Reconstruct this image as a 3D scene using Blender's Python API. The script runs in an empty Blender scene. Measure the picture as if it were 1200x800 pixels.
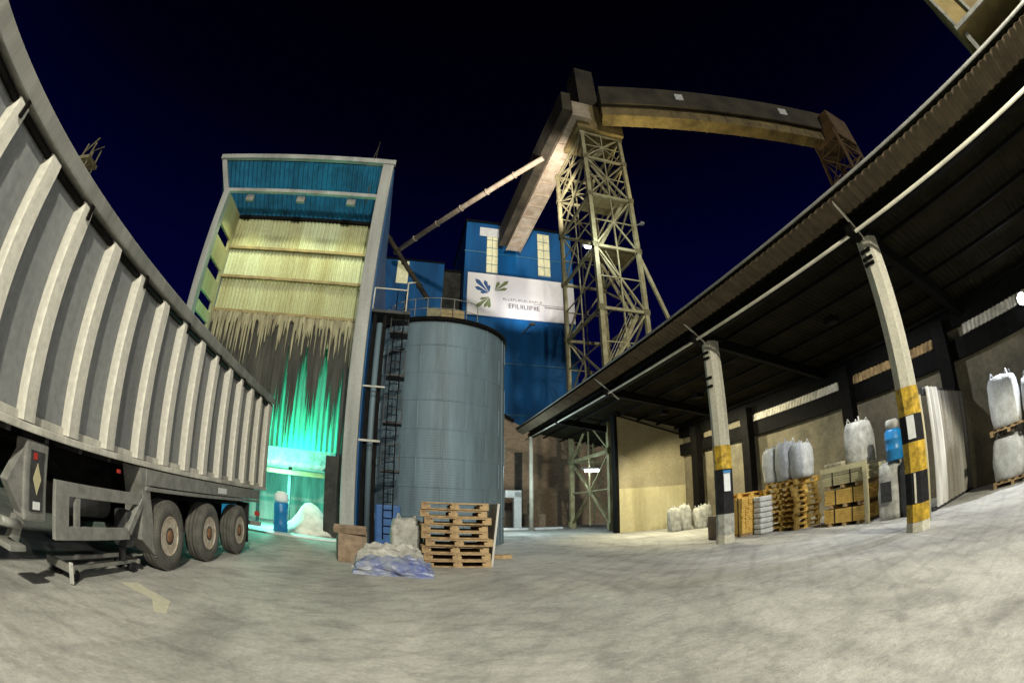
import bpy, bmesh, math, random
from mathutils import Vector, Matrix
R = math.radians
random.seed(7)
scene = bpy.context.scene
col = scene.collection

# ------------------------------------------------------------------ camera
cd = bpy.data.cameras.new("camera")
cam = bpy.data.objects.new("camera", cd); col.objects.link(cam)
cd.type = 'PANO'
cd.panorama_type = 'FISHEYE_EQUISOLID'
cd.fisheye_lens = 16.41
cd.fisheye_fov = R(220)
cd.sensor_fit = 'HORIZONTAL'; cd.sensor_width = 36.0; cd.sensor_height = 24.0
cd.clip_start = 0.05; cd.clip_end = 3000
cam.location = (0, 0, 1.6)
cam.rotation_euler = (R(90 + 20.66), 0, 0)
scene.camera = cam

# ------------------------------------------------------------------ night sky
w = bpy.data.worlds.new("World"); scene.world = w; w.use_nodes = True
nt = w.node_tree; nt.nodes.clear()
wo = nt.nodes.new('ShaderNodeOutputWorld'); bg = nt.nodes.new('ShaderNodeBackground')
tc = nt.nodes.new('ShaderNodeTexCoord'); sx = nt.nodes.new('ShaderNodeSeparateXYZ')
cr = nt.nodes.new('ShaderNodeValToRGB')
nt.links.new(tc.outputs['Generated'], sx.inputs[0]); nt.links.new(sx.outputs['Z'], cr.inputs[0])
e = cr.color_ramp.elements
e[0].position = 0.0; e[0].color = (0.0012, 0.0022, 0.028, 1)
e[1].position = 0.92; e[1].color = (0.0001, 0.0001, 0.0006, 1)
m1 = e.new(0.35); m1.color = (0.0006, 0.0008, 0.021, 1)
m2 = e.new(0.68); m2.color = (0.0002, 0.0002, 0.0040, 1)
nt.links.new(cr.outputs[0], bg.inputs[0]); bg.inputs[1].default_value = 1.0
nt.links.new(bg.outputs[0], wo.inputs[0])

# ------------------------------------------------------------------ the yard's frame: u across, v along the lorry and the canopy
ANG = R(13.8)
CU, SU = math.cos(ANG), math.sin(ANG)
def W(u, v, z=0.0): return Vector((u*CU - v*SU, u*SU + v*CU, z))

def lamp(name, kind, u, v, z, power, color, target=None, size=0.3, angle=None, blend=0.5):
    ld = bpy.data.lights.new(name, kind); ld.energy = power; ld.color = color
    o = bpy.data.objects.new(name, ld); col.objects.link(o); o.location = W(u, v, z)
    if kind == 'AREA': ld.size = size
    elif kind == 'SUN': ld.angle = size
    else: ld.shadow_soft_size = size
    if kind == 'SPOT': ld.spot_size = angle; ld.spot_blend = blend
    if target:
        d = W(*target) - o.location
        o.rotation_euler = d.to_track_quat('-Z', 'Y').to_euler()
    return o
# one broad distant light: stand-in for yard floodlighting from behind the camera, with no mast
lamp("sun", 'SUN', 0, 0, 60, 0.95, (1.0, 0.95, 0.80), target=(-1.5, 34, 40), size=R(3))
# the yard's floodlight mast behind the camera, and floodlights under the canopy edge (fittings are modelled further down)
MAST = (3.2, -13.0, 12.0)
lamp("mast_flood", 'SPOT', MAST[0], MAST[1]+.35, MAST[2]-.1, 19000, (1.0, 0.95, 0.78), target=(1.5, 9, 0), size=0.35, angle=R(140), blend=.6)
FL = [(8.9, -4.5, 7.35, (-3.5, 3, 1.5), 900)]
for (u, v, z, t, p) in FL:
    lamp("yard_flood", 'SPOT', u - .12, v, z - .12, p, (1.0, 0.95, 0.78), target=t, size=0.25, angle=R(110), blend=.8)
lamp("canopy_spot", 'SPOT', 16.15, 1.95, 5.05, 1500, (0.90, 0.93, 1.0), target=(9, 4.5, 0), size=0.15, angle=R(100), blend=.6)
CL = [(12.0, 8.0, 6.3, 800, (0.95, 0.97, 1.0)), (12.6, 16.5, 6.2, 1000, (1.0, 0.93, 0.66)), (12.9, 20.0, 6.2, 2400, (1.0, 0.90, 0.60))]  # added fill lights that brighten goods and walls under the canopy
for (u, v, z, p, c_) in CL:
    lamp("canopy_fill", 'SPOT', u, v, z-.14, p, c_, target=(u+2.6, v, 0), size=0.15, angle=R(150), blend=.4)
lamp("tower_tube_low", 'POINT', 7.2, 28.2, 4.0, 800, (0.72, 0.95, 1.0), size=0.25)
lamp("tower_tube_high", 'POINT', 13.4, 24.9, 20.0, 420, (0.86, 0.96, 0.95), size=0.25)
nu0, nv0, TU0 = 6.24*CU+29.3*SU, -6.24*SU+29.3*CU, 3.7
lamp("tower_flood_up", 'SPOT', nu0+TU0+.7, nv0-.6, 23.2, 3000, (1.0, 0.83, 0.42), target=(24, 22, 34), size=0.3, angle=R(120), blend=.7)
lamp("boom_flood", 'SPOT', 9.0, 27.0, 24.5, 11000, (1.0, 0.90, 0.80), target=(11.0, 36, 33), size=0.3, angle=R(75), blend=.7)
lamp("sign_fill", 'SPOT', 13.4, 45.2, 21.6, 2000, (1.0, 0.97, 0.94), target=(13.4, 49.4, 30.0), size=0.3, angle=R(125), blend=.8)  # added light that brightens the sign and the blue wall
lamp("shed_green", 'SPOT', -4.2, 19.3, 2.6, 1500, (0.04, 1.0, 0.58), target=(-4.2, 19.75, 6.5), size=0.3, angle=R(120), blend=.7)
lamp("shed_green_door", 'SPOT', -4.9, 20.4, 7.0, 1500, (0.34, 1.0, 0.80), target=(-5.2, 20.6, 0), size=0.3, angle=R(85), blend=.6)
lamp("shed_green_deep", 'POINT', -5.6, 20.9, 1.9, 900, (0.20, 1.0, 0.70), size=0.3)
SH = [(-8.2, 16.95, 14.0), (-5.6, 16.95, 14.0), (-3.2, 16.95, 14.0)]
for (u, v, z) in SH:
    lamp("shed_sodium", 'SPOT', u, v+.1, z-.12, 270, (0.98, 1.0, 0.60), target=(u, 19.0, 9.0), size=0.2, angle=R(110), blend=.8)

scene.view_settings.view_transform = 'Standard'
scene.view_settings.look = 'None'
scene.view_settings.exposure = 0.2
scene.view_settings.gamma = 1.0
scene.cycles.use_denoising = True
scene.cycles.max_bounces = 6
scene.cycles.sample_clamp_indirect = 4.0

# ------------------------------------------------------------------ materials
def mat(name, c, rough=0.7, metal=0.0, var=0.25, scale=3.0, c2=None, streak=False, bump=0.15, bscale=25.0, wave=None, emit=None, estr=1.0, trans=0.0, fine=0.0):
    m = bpy.data.materials.new(name); m.use_nodes = True
    t = m.node_tree; N = t.nodes; L = t.links
    b = N['Principled BSDF']
    b.inputs['Roughness'].default_value = rough; b.inputs['Metallic'].default_value = metal
    tcn = N.new('ShaderNodeTexCoord'); mp = N.new('ShaderNodeMapping')
    L.new(tcn.outputs['Object'], mp.inputs[0])
    if streak: mp.inputs['Scale'].default_value = (1, 1, 0.12)
    n = N.new('ShaderNodeTexNoise'); n.inputs['Scale'].default_value = scale; n.inputs['Detail'].default_value = 7; n.inputs['Roughness'].default_value = 0.65
    L.new(mp.outputs[0], n.inputs['Vector'])
    r = N.new('ShaderNodeValToRGB'); r.color_ramp.elements[0].position = 0.32; r.color_ramp.elements[1].position = 0.68
    d = c2 if c2 else tuple(x*(1-var*1.6) for x in c)
    hi = tuple(min(1, x*(1+var*0.5)) for x in c) if not c2 else c
    r.color_ramp.elements[0].color = (*d, 1); r.color_ramp.elements[1].color = (*hi, 1)
    L.new(n.outputs[0], r.inputs[0])
    out = r.outputs[0]
    if fine:
        n3 = N.new('ShaderNodeTexNoise'); n3.inputs['Scale'].default_value = scale*9; n3.inputs['Detail'].default_value = 5
        L.new(tcn.outputs['Object'], n3.inputs['Vector'])
        mr = N.new('ShaderNodeMapRange'); mr.inputs[1].default_value = .3; mr.inputs[2].default_value = .7; mr.inputs[3].default_value = 1-fine; mr.inputs[4].default_value = 1+fine*.5
        L.new(n3.outputs[0], mr.inputs[0])
        mx = N.new('ShaderNodeMix'); mx.data_type = 'RGBA'; mx.blend_type = 'MULTIPLY'; mx.inputs['Factor'].default_value = 1
        L.new(out, mx.inputs['A']); L.new(mr.outputs[0], mx.inputs['B']); out = mx.outputs['Result']
    L.new(out, b.inputs['Base Color'])
    if bump:
        n2 = N.new('ShaderNodeTexNoise'); n2.inputs['Scale'].default_value = bscale; n2.inputs['Detail'].default_value = 4
        L.new(tcn.outputs['Object'], n2.inputs['Vector'])
        bp = N.new('ShaderNodeBump'); bp.inputs['Strength'].default_value = bump; bp.inputs['Distance'].default_value = 0.02
        L.new(n2.outputs[0], bp.inputs['Height']); prev = bp
        if wave:
            wv = N.new('ShaderNodeTexWave'); wv.bands_direction = wave[0]; wv.inputs['Scale'].default_value = wave[1]
            L.new(tcn.outputs['Object'], wv.inputs['Vector'])
            b2 = N.new('ShaderNodeBump'); b2.inputs['Strength'].default_value = 0.8; b2.inputs['Distance'].default_value = wave[2]
            L.new(wv.outputs['Fac'], b2.inputs['Height']); L.new(bp.outputs[0], b2.inputs['Normal']); prev = b2
        L.new(prev.outputs[0], b.inputs['Normal'])
    if emit:
        b.inputs['Emission Color'].default_value = (*emit, 1); b.inputs['Emission Strength'].default_value = estr
    if trans: b.inputs['Transmission Weight'].default_value = trans
    return m

M = {}
M['alu'] = mat('brushed_dirty_aluminium', (0.30, 0.30, 0.27), .5, .35, .3, 2.2, streak=True, bump=.1)
M['panel'] = mat('body_side_panel', (0.25, 0.26, 0.26), .55, .1, .4, 1.3, c2=(0.12, 0.125, 0.13), streak=True, bump=.1, fine=.15)
M['rib'] = mat('pale_rib_paint', (0.58, 0.56, 0.49), .6, .0, .35, 1.6, streak=True, bump=.1, fine=.15)
M['rubber'] = mat('tyre_rubber', (0.06, 0.058, 0.052), .85, 0, .4, 6, c2=(0.11, 0.105, 0.09), bump=.3)
M['rim'] = mat('wheel_rim_steel', (0.58, 0.55, 0.47), .5, .1, .3, 9, c2=(0.30, 0.22, 0.14))
M['rust'] = mat('rusty_hub', (0.26, 0.13, 0.06), .8, .1, .4, 20)
M['chassis'] = mat('dark_chassis_steel', (0.05, 0.05, 0.052), .7, .2, .4, 5)
M['grey'] = mat('grey_painted_steel', (0.25, 0.25, 0.23), .6, .1, .25, 5, fine=.15)
M['dark'] = mat('dark_steel_and_shade', (0.008, 0.0075, 0.007), .7, .2, .4, 4)  # near-black for dark steelwork and for the pieces that stand for shade
M['post'] = mat('pale_portal_paint', (0.34, 0.355, 0.34), .6, 0, .3, 1.2, streak=True, fine=.12)
M['blue'] = mat('blue_corrugated_sheet', (0.005, 0.135, 0.40), .5, 0, .3, .5, streak=True, bump=.1, wave=('X', 3.2, .04))
M['bluesheet'] = mat('blue_roof_sheet', (0.012, 0.15, 0.30), .5, 0, .35, 1.2, streak=True)
M['yellowsheet'] = mat('dusty_translucent_sheet', (0.50, 0.55, 0.34), .6, 0, .3, 1.0, c2=(0.30, 0.28, 0.13), streak=True, fine=.15)
M['palesheet'] = mat('paler_translucent_sheet', (0.60, 0.67, 0.46), .55, 0, .3, 1.3, c2=(0.38, 0.40, 0.22), streak=True, fine=.15)
M['purlin'] = mat('ochre_purlin', (0.28, 0.22, 0.10), .7)
M['strip_cream'] = mat('dusty_strip', (0.40, 0.37, 0.24), .8, 0, .5, 6, c2=(0.12, 0.10, 0.065), streak=True)
M['strip_dark'] = mat('blackened_strip', (0.075, 0.072, 0.062), .85, 0, .5, 4, c2=(0.022, 0.021, 0.019), streak=True)
M['green_glow'] = mat('green_glow_tint', (0.10, 0.50, 0.36), .7, 0, .3, 3, streak=True)  # green of the inner light put into the colour
M['greenwall'] = mat('green_glow_wall', (0.45, 0.60, 0.52), .8, 0, .5, 1.0, streak=True)  # wall colour tinted with the shed's green light
M['darkwall'] = mat('dark_plain_wall', (0.06, 0.06, 0.055), .9, 0, .4, 1.2)  # dark grey tone with random variation
M['silo'] = mat('galvanised_silo_steel', (0.150, 0.220, 0.272), .6, .1, .25, 1.7, c2=(0.085, 0.125, 0.150), streak=True, bump=.08)
M['tower'] = mat('ochre_tower_paint', (0.42, 0.40, 0.23), .6, 0, .3, 1.5, c2=(0.22, 0.18, 0.09))
M['boom'] = mat('dusty_cream_casing', (0.56, 0.49, 0.38), .7, 0, .3, 1.0, c2=(0.32, 0.24, 0.16))
M['gallery'] = mat('dark_gallery_cladding', (0.070, 0.058, 0.034), .8, 0, .5, .4)
M['rustframe'] = mat('rusty_frame', (0.20, 0.13, 0.07), .85, 0, .5, .8, c2=(0.09, 0.06, 0.035))
M['gallerybeam'] = mat('yellow_gallery_beam', (0.34, 0.26, 0.10), .8, 0, .5, .6, c2=(0.10, 0.07, 0.03))
M['concretecol'] = mat('concrete_column', (0.60, 0.575, 0.47), .85, 0, .2, 1.6, streak=True, fine=.2, bump=.3)
M['yellow'] = mat('hazard_yellow', (0.62, 0.40, 0.03), .7, 0, .45, 5, fine=.2)
M['black'] = mat('hazard_black', (0.025, 0.025, 0.028), .7, 0, .3, 4)
M['wood'] = mat('weathered_pallet_wood', (0.46, 0.33, 0.17), .85, 0, .5, 3.5, c2=(0.15, 0.09, 0.045), bump=.3)
M['woody'] = mat('fresh_yellow_pine', (0.66, 0.45, 0.12), .8, 0, .35, 4, c2=(0.46, 0.27, 0.05), bump=.3)
M['bag'] = mat('woven_white_bag', (0.66, 0.69, 0.70), .8, 0, .4, 3.5, c2=(0.42, 0.43, 0.42), bump=.6, bscale=11, wave=('Z', 9, .01), fine=.2)
M['baggrey'] = mat('dusty_grey_bag', (0.42, 0.42, 0.38), .85, 0, .3, 4, bump=.4, bscale=14)
M['bluefilm'] = mat('blue_plastic_film', (0.07, 0.10, 0.30), .4, 0, .4, 2.2, c2=(0.30, 0.32, 0.33), bump=.5, bscale=12)
M['bluedrum'] = mat('blue_drum_plastic', (0.01, 0.19, 0.46), .4, 0, .15, 4)
M['card'] = mat('brown_cardboard', (0.26, 0.19, 0.13), .9, 0, .3, 4)
M['cream'] = mat('cream_panel', (0.52, 0.47, 0.28), .85, 0, .2, .8, streak=True, fine=.1)
M['wall'] = mat('dusty_render_wall', (0.235, 0.205, 0.135), .9, 0, .35, .9, c2=(0.11, 0.10, 0.07), fine=.2, bump=.3)
M['cross'] = mat('tan_render', (0.36, 0.32, 0.21), .9, 0, .3, .9, c2=(0.27, 0.24, 0.155), fine=.2, bump=.3)
M['plank'] = mat('weathered_plank_sheet', (0.30, 0.29, 0.25), .8, 0, .4, 2, c2=(0.14, 0.12, 0.08), streak=True, fine=.2)
M['whiteplank'] = mat('chalky_white_sheet', (0.55, 0.54, 0.50), .8, 0, .3, 3, streak=True)
M['roof'] = mat('dark_fibre_roof', (0.020, 0.018, 0.010), .95, 0, .4, 1.2, c2=(0.010, 0.009, 0.005))  # dark olive-brown roof tone
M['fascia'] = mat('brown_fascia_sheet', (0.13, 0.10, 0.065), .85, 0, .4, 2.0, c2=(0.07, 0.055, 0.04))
M['pipe'] = mat('pale_gutter_pipe', (0.66, 0.63, 0.52), .6, 0, .25, 1.5)
M['skylight'] = mat('corrugated_skylight', (0.84, 0.80, 0.68), .6, 0, .3, 2.5)
M['skybrown'] = mat('dirty_skylight', (0.45, 0.30, 0.13), .7, 0, .4, 2.5)
M['white'] = mat('chalk_white_paint', (0.72, 0.74, 0.74), .6, 0, .12, 2)
M['sign'] = mat('white_sign_sheet', (0.88, 0.86, 0.86), .55, 0, .06, .3)
M['red'] = mat('red_reflector', (0.40, 0.03, 0.02), .4)
M['green'] = mat('green_paint', (0.03, 0.22, 0.15), .6)
M['lime'] = mat('lime_green_print', (0.20, 0.26, 0.10), .6)
M['navyprint'] = mat('blue_print', (0.02, 0.10, 0.30), .6)
M['darkprint'] = mat('dark_print', (0.20, 0.17, 0.20), .6)
M['greyprint'] = mat('grey_print', (0.35, 0.32, 0.33), .6)
M['powder'] = mat('pale_powder', (0.75, 0.75, 0.66), .95, 0, .2, 3, bump=.5)
M['tubelight'] = mat('lit_tube', (0.9, 0.95, 1), .4, emit=(0.80, 0.95, 1.0), estr=30, bump=0)
M['spotlight'] = mat('lit_lens', (0.9, 0.95, 1), .4, emit=(0.85, 0.88, 1.0), estr=60, bump=0)
M['warmwin'] = mat('lit_stair_glazing', (0.6, 0.58, 0.35), .5, emit=(0.95, 0.88, 0.50), estr=.26, bump=0)
M['glass'] = mat('flood_glass', (0.5, 0.5, 0.5), .1)
M['paintline'] = mat('worn_yellow_marking', (0.56, 0.53, 0.38), .85, 0, .4, 9, c2=(0.41, 0.40, 0.34))

for k_ in ('dark', 'roof', 'fascia', 'black', 'darkwall'): M[k_].node_tree.nodes['Principled BSDF'].inputs['Specular IOR Level'].default_value = .08
def brick_mat():
    m = bpy.data.materials.new('brown_brick'); m.use_nodes = True
    t = m.node_tree; N = t.nodes; L = t.links; b = N['Principled BSDF']; b.inputs['Roughness'].default_value = .9
    tcn = N.new('ShaderNodeTexCoord'); mp = N.new('ShaderNodeMapping'); mp.inputs['Rotation'].default_value = (R(90), 0, 0)
    br = N.new('ShaderNodeTexBrick'); br.inputs['Scale'].default_value = 1.6
    br.inputs['Color1'].default_value = (.27, .19, .12, 1); br.inputs['Color2'].default_value = (.18, .13, .085, 1); br.inputs['Mortar'].default_value = (.24, .21, .16, 1)
    L.new(tcn.outputs['Object'], mp.inputs[0]); L.new(mp.outputs[0], br.inputs['Vector']); L.new(br.outputs['Color'], b.inputs['Base Color'])
    return m
M['brick'] = brick_mat()

def ground_mat():
    m = bpy.data.materials.new('dusty_concrete_yard'); m.use_nodes = True
    t = m.node_tree; N = t.nodes; L = t.links; b = N['Principled BSDF']; b.inputs['Roughness'].default_value = .88
    tcn = N.new('ShaderNodeTexCoord')
    def noise(s, det=8, dist=0.0, sc=(1, 1, 1), rough=.6):
        mp = N.new('ShaderNodeMapping'); mp.inputs['Scale'].default_value = sc; mp.inputs['Rotation'].default_value = (0, 0, R(14))
        n = N.new('ShaderNodeTexNoise'); n.inputs['Scale'].default_value = s; n.inputs['Detail'].default_value = det; n.inputs['Distortion'].default_value = dist; n.inputs['Roughness'].default_value = rough
        L.new(tcn.outputs['Object'], mp.inputs[0]); L.new(mp.outputs[0], n.inputs['Vector']); return n.outputs[0]
    def ramp(src, stops):
        r = N.new('ShaderNodeValToRGB'); el = r.color_ramp.elements
        el[0].position, el[0].color = stops[0][0], (*stops[0][1], 1); el[1].position, el[1].color = stops[-1][0], (*stops[-1][1], 1)
        for p, c in stops[1:-1]: q = el.new(p); q.color = (*c, 1)
        L.new(src, r.inputs[0]); return r.outputs[0]
    def mul(a, c, f):
        x = N.new('ShaderNodeMix'); x.data_type = 'RGBA'; x.blend_type = 'MULTIPLY'; x.inputs['Factor'].default_value = f
        L.new(a, x.inputs['A']); L.new(c, x.inputs['B']); return x.outputs['Result']
    base = ramp(noise(.55, 10, 1.2, rough=.65), [(.26, (.37, .37, .345)), (.5, (.47, .465, .43)), (.74, (.57, .565, .52))])
    sw = ramp(noise(.35, 6, 2.5, (1, .35, 1)), [(.36, (.62, .62, .63)), (.6, (1, 1, 1))])
    st = ramp(noise(1.7, 8, .6), [(.34, (.55, .55, .57)), (.46, (1, 1, 1))])
    fi = ramp(noise(14, 8, 0, rough=.75), [(.35, (.78, .78, .78)), (.65, (1.12, 1.12, 1.1))])
    oil = ramp(noise(.22, 5, 1.0), [(.30, (.45, .44, .46)), (.44, (1, 1, 1))])
    c = mul(base, sw, .7); c = mul(c, st, .4); c = mul(c, fi, .9); c = mul(c, oil, .7)
    # hairline cracks, grit and tyre sweeps
    mpv = N.new('ShaderNodeMapping'); nz = N.new('ShaderNodeTexNoise'); nz.inputs['Scale'].default_value = 1.3; nz.inputs['Detail'].default_value = 6
    L.new(tcn.outputs['Object'], nz.inputs['Vector'])
    ad = N.new('ShaderNodeVectorMath'); ad.operation = 'MULTIPLY_ADD'; ad.inputs[1].default_value = (1.2, 1.2, 0); L.new(nz.outputs['Color'], ad.inputs[0]); L.new(tcn.outputs['Object'], ad.inputs[2])
    vo = N.new('ShaderNodeTexVoronoi'); vo.feature = 'DISTANCE_TO_EDGE'; vo.inputs['Scale'].default_value = .28; L.new(ad.outputs[0], vo.inputs['Vector'])
    c = mul(c, ramp(vo.outputs['Distance'], [(.0, (.45, .45, .43)), (.005, (1, 1, 1))]), .28)
    c = mul(c, ramp(noise(55, 3, 0, rough=.8), [(.30, (.40, .39, .37)), (.40, (1, 1, 1))]), .8)
    for (cx_, cy_, sc_) in ((-14, 30, .50), (22, -6, .42), (5, 42, .46)):
        sb = N.new('ShaderNodeVectorMath'); sb.operation = 'SUBTRACT'; sb.inputs[1].default_value = (cx_, cy_, 0); L.new(tcn.outputs['Object'], sb.inputs[0])
        wv = N.new('ShaderNodeTexWave'); wv.wave_type = 'RINGS'; wv.rings_direction = 'Z'; wv.inputs['Scale'].default_value = sc_; wv.inputs['Distortion'].default_value = 1.5; wv.inputs['Detail'].default_value = 3; wv.inputs['Detail Scale'].default_value = .6
        L.new(sb.outputs[0], wv.inputs['Vector'])
        tr = N.new('ShaderNodeMix'); tr.data_type = 'RGBA'; L.new(noise(.3, 3), tr.inputs['Factor']); tr.inputs['A'].default_value = (1, 1, 1, 1)
        L.new(ramp(wv.outputs['Fac'], [(.0, (.62, .62, .62)), (.16, (1, 1, 1))]), tr.inputs['B'])
        c = mul(c, tr.outputs['Result'], .5)
    L.new(c, b.inputs['Base Color'])
    n = noise(6, 10, .3, rough=.7); n2 = noise(60, 4)
    bp = N.new('ShaderNodeBump'); bp.inputs['Strength'].default_value = .45; bp.inputs['Distance'].default_value = .05; L.new(n, bp.inputs['Height'])
    b2 = N.new('ShaderNodeBump'); b2.inputs['Strength'].default_value = .4; b2.inputs['Distance'].default_value = .01; L.new(n2, b2.inputs['Height']); L.new(bp.outputs[0], b2.inputs['Normal'])
    L.new(b2.outputs[0], b.inputs['Normal'])
    return m
M['ground'] = ground_mat()

# ------------------------------------------------------------------ mesh helpers; coordinates are (u, v, z) of the yard's frame
class MB:
    def __init__(s): s.bm = bmesh.new()
    def box(s, u0, u1, v0, v1, z0, z1, bev=0.0, jit=None):
        mt = Matrix.LocRotScale(((u0+u1)/2, (v0+v1)/2, (z0+z1)/2), jit, (abs(u1-u0), abs(v1-v0), abs(z1-z0)))
        g = bmesh.ops.create_cube(s.bm, size=1, matrix=mt)
        if bev:
            es = list({ed for vv in g['verts'] for ed in vv.link_edges})
            bmesh.ops.bevel(s.bm, geom=es, offset=bev, segments=2, affect='EDGES', profile=.6)
        return s
    def bar(s, p, q, a, b=None, bev=0.0):
        p, q = Vector(p), Vector(q); b = b or a; d = q-p
        rot = d.to_track_quat('Z', 'Y')
        g = bmesh.ops.create_cube(s.bm, size=1, matrix=Matrix.LocRotScale((p+q)/2, rot, (a, b, d.length)))
        if bev:
            es = list({ed for vv in g['verts'] for ed in vv.link_edges})
            bmesh.ops.bevel(s.bm, geom=es, offset=bev, segments=2, affect='EDGES')
        return s
    def tube(s, p, q, r, n=14, r2=None):
        p, q = Vector(p), Vector(q); d = q-p
        g = bmesh.ops.create_cone(s.bm, cap_ends=True, segments=n, radius1=r, radius2=r if r2 is None else r2, depth=d.length,
                                  matrix=Matrix.LocRotScale((p+q)/2, d.to_track_quat('Z', 'Y'), (1, 1, 1)))
        for vv in g['verts']:
            for f in vv.link_faces:
                if len(f.verts) == 4: f.smooth = True
        return s
    def lathe(s, prof, c, axis='Z', n=48, smooth=True):   # prof: (radius, height) pairs
        rings = []
        for (r, h) in prof:
            ring = []
            for i in range(n):
                a = 2*math.pi*i/n
                if axis == 'Z': co = (c[0]+r*math.cos(a), c[1]+r*math.sin(a), c[2]+h)
                else: co = (c[0]+h, c[1]+r*math.cos(a), c[2]+r*math.sin(a))
                ring.append(s.bm.verts.new(co))
            rings.append(ring)
        for a, b in zip(rings, rings[1:]):
            for i in range(n):
                f = s.bm.faces.new((a[i], a[(i+1) % n], b[(i+1) % n], b[i])); f.smooth = smooth
        if prof[0][0] > 1e-4: s.bm.faces.new(rings[0])
        if prof[-1][0] > 1e-4: s.bm.faces.new(rings[-1])
        return s
    def prism(s, pts, d):          # polygon in 3-D extruded by the vector d
        d = Vector(d); a = [s.bm.verts.new(p) for p in pts]; b = [s.bm.verts.new(Vector(p)+d) for p in pts]
        s.bm.faces.new(a); s.bm.faces.new(b[::-1])
        for i in range(len(a)): s.bm.faces.new((a[i], b[i], b[(i+1) % len(a)], a[(i+1) % len(a)]))
        return s
    def corr(s, p, du, dv, n, amp, nrm, thick=0.02, sharp=False):   # corrugated sheet: n waves along du, swept along dv
        p, du, dv, nrm = Vector(p), Vector(du), Vector(dv), Vector(nrm).normalized()
        k = 6; prev = None
        for i in range(n*k+1):
            x = i/k*2*math.pi
            o = math.sin(x)
            if sharp: o = max(-1, min(1, o*2.2))
            c = p + du*(i/(n*k)) + nrm*(o*amp)
            cur = [s.bm.verts.new(c), s.bm.verts.new(c+dv), s.bm.verts.new(c+dv-nrm*thick), s.bm.verts.new(c-nrm*thick)]
            if prev:
                for j in range(4): s.bm.faces.new((prev[j], cur[j], cur[(j+1) % 4], prev[(j+1) % 4]))
            else: s.bm.faces.new(cur)
            prev = cur
        s.bm.faces.new(prev[::-1])
        return s
    def rough(s, amp, freq=1.5, seed=0):
        from mathutils import noise
        for vv in s.bm.verts:
            q = vv.co*freq + Vector((seed*7.3, seed*3.1, 0)); vv.co += noise.noise_vector(q)*amp
        return s
    def build(s, name, material, root=None, par=None):
        bmesh.ops.recalc_face_normals(s.bm, faces=s.bm.faces[:])
        base = root['base'] if root is not None else (0, 0, 0)
        bmesh.ops.translate(s.bm, verts=s.bm.verts[:], vec=-Vector(base))
        me = bpy.data.meshes.new(name); s.bm.to_mesh(me); s.bm.free()
        o = bpy.data.objects.new(name, me); col.objects.link(o); me.materials.append(M[material])
        if root is not None: o.parent = par or root
        else: o.rotation_euler.z = ANG
        return o

def thing(name, label, cat, u=0, v=0, z=0, group=None):
    o = bpy.data.objects.new(name, None); col.objects.link(o)
    o.location = W(u, v, z); o.rotation_euler.z = ANG; o.empty_display_size = .2
    o['label'] = label; o['category'] = cat; o['base'] = (u, v, z)
    if group: o['group'] = group
    return o
def solo(mb, name, material, label, cat, base, group=None):      # a thing that is one mesh
    o = mb.build(name, material, {'base': base} and _B(base)); o.parent = None
    o.location = W(*base); o.rotation_euler.z = ANG; o['label'] = label; o['category'] = cat
    if group: o['group'] = group
    return o
class _B(dict):
    def __init__(s, b): dict.__init__(s); s['base'] = b
_build = MB.build
def build(s, name, material, root=None, par=None):
    if isinstance(root, _B):
        bmesh.ops.recalc_face_normals(s.bm, faces=s.bm.faces[:])
        bmesh.ops.translate(s.bm, verts=s.bm.verts[:], vec=-Vector(root['base']))
        me = bpy.data.meshes.new(name); s.bm.to_mesh(me); s.bm.free()
        o = bpy.data.objects.new(name, me); col.objects.link(o); me.materials.append(M[material]); return o
    return _build(s, name, material, root, par)
MB.build = build
def each(s, name, material, root, par=None):       # every loose piece becomes a part of its own
    seen = set(); out = []
    s.bm.verts.index_update()
    for v in s.bm.verts:
        if v in seen: continue
        stack_, isl = [v], []
        seen.add(v)
        while stack_:
            x = stack_.pop(); isl.append(x)
            for ed in x.link_edges:
                y = ed.other_vert(x)
                if y not in seen: seen.add(y); stack_.append(y)
        m = MB(); mp = {x: m.bm.verts.new(x.co) for x in isl}
        for f in {f for x in isl for f in x.link_faces}:
            nf = m.bm.faces.new([mp[x] for x in f.verts]); nf.smooth = f.smooth
        out.append(m.build(name, material, root, par))
    s.bm.free(); return out
MB.each = each
def kids(o): return [c for c in bpy.data.objects if c.parent == o]
def copy_tree(o, parent=None):
    c = o.copy(); col.objects.link(c)
    if parent is not None: c.parent = parent
    for ch in kids(o): copy_tree(ch, c)
    return c
def structure(o): o['kind'] = 'structure'; return o

# ================================================================== SETTING
g = MB(); g.box(-450, 450, -450, 450, -.5, 0)
structure(g.build('ground', 'ground'))
g = MB(); g.box(1, 12.2, 33.6, 34.6, .004, .16, bev=.02)
solo(g, 'kerb', 'white', 'pale concrete kerb across the far end of the yard', 'kerb', (7, 33.8, 0))
# worn yellow arrow painted on the ground, 4 mm proud
g = MB(); g.prism([(-3.75, 5.35, .004), (-3.05, 5.10, .004), (-2.75, 4.62, .004), (-2.62, 4.70, .004), (-2.85, 5.25, .004), (-3.6, 5.62, .004)], (0, 0, .002))
structure(g.build('road_marking', 'paintline'))

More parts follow.
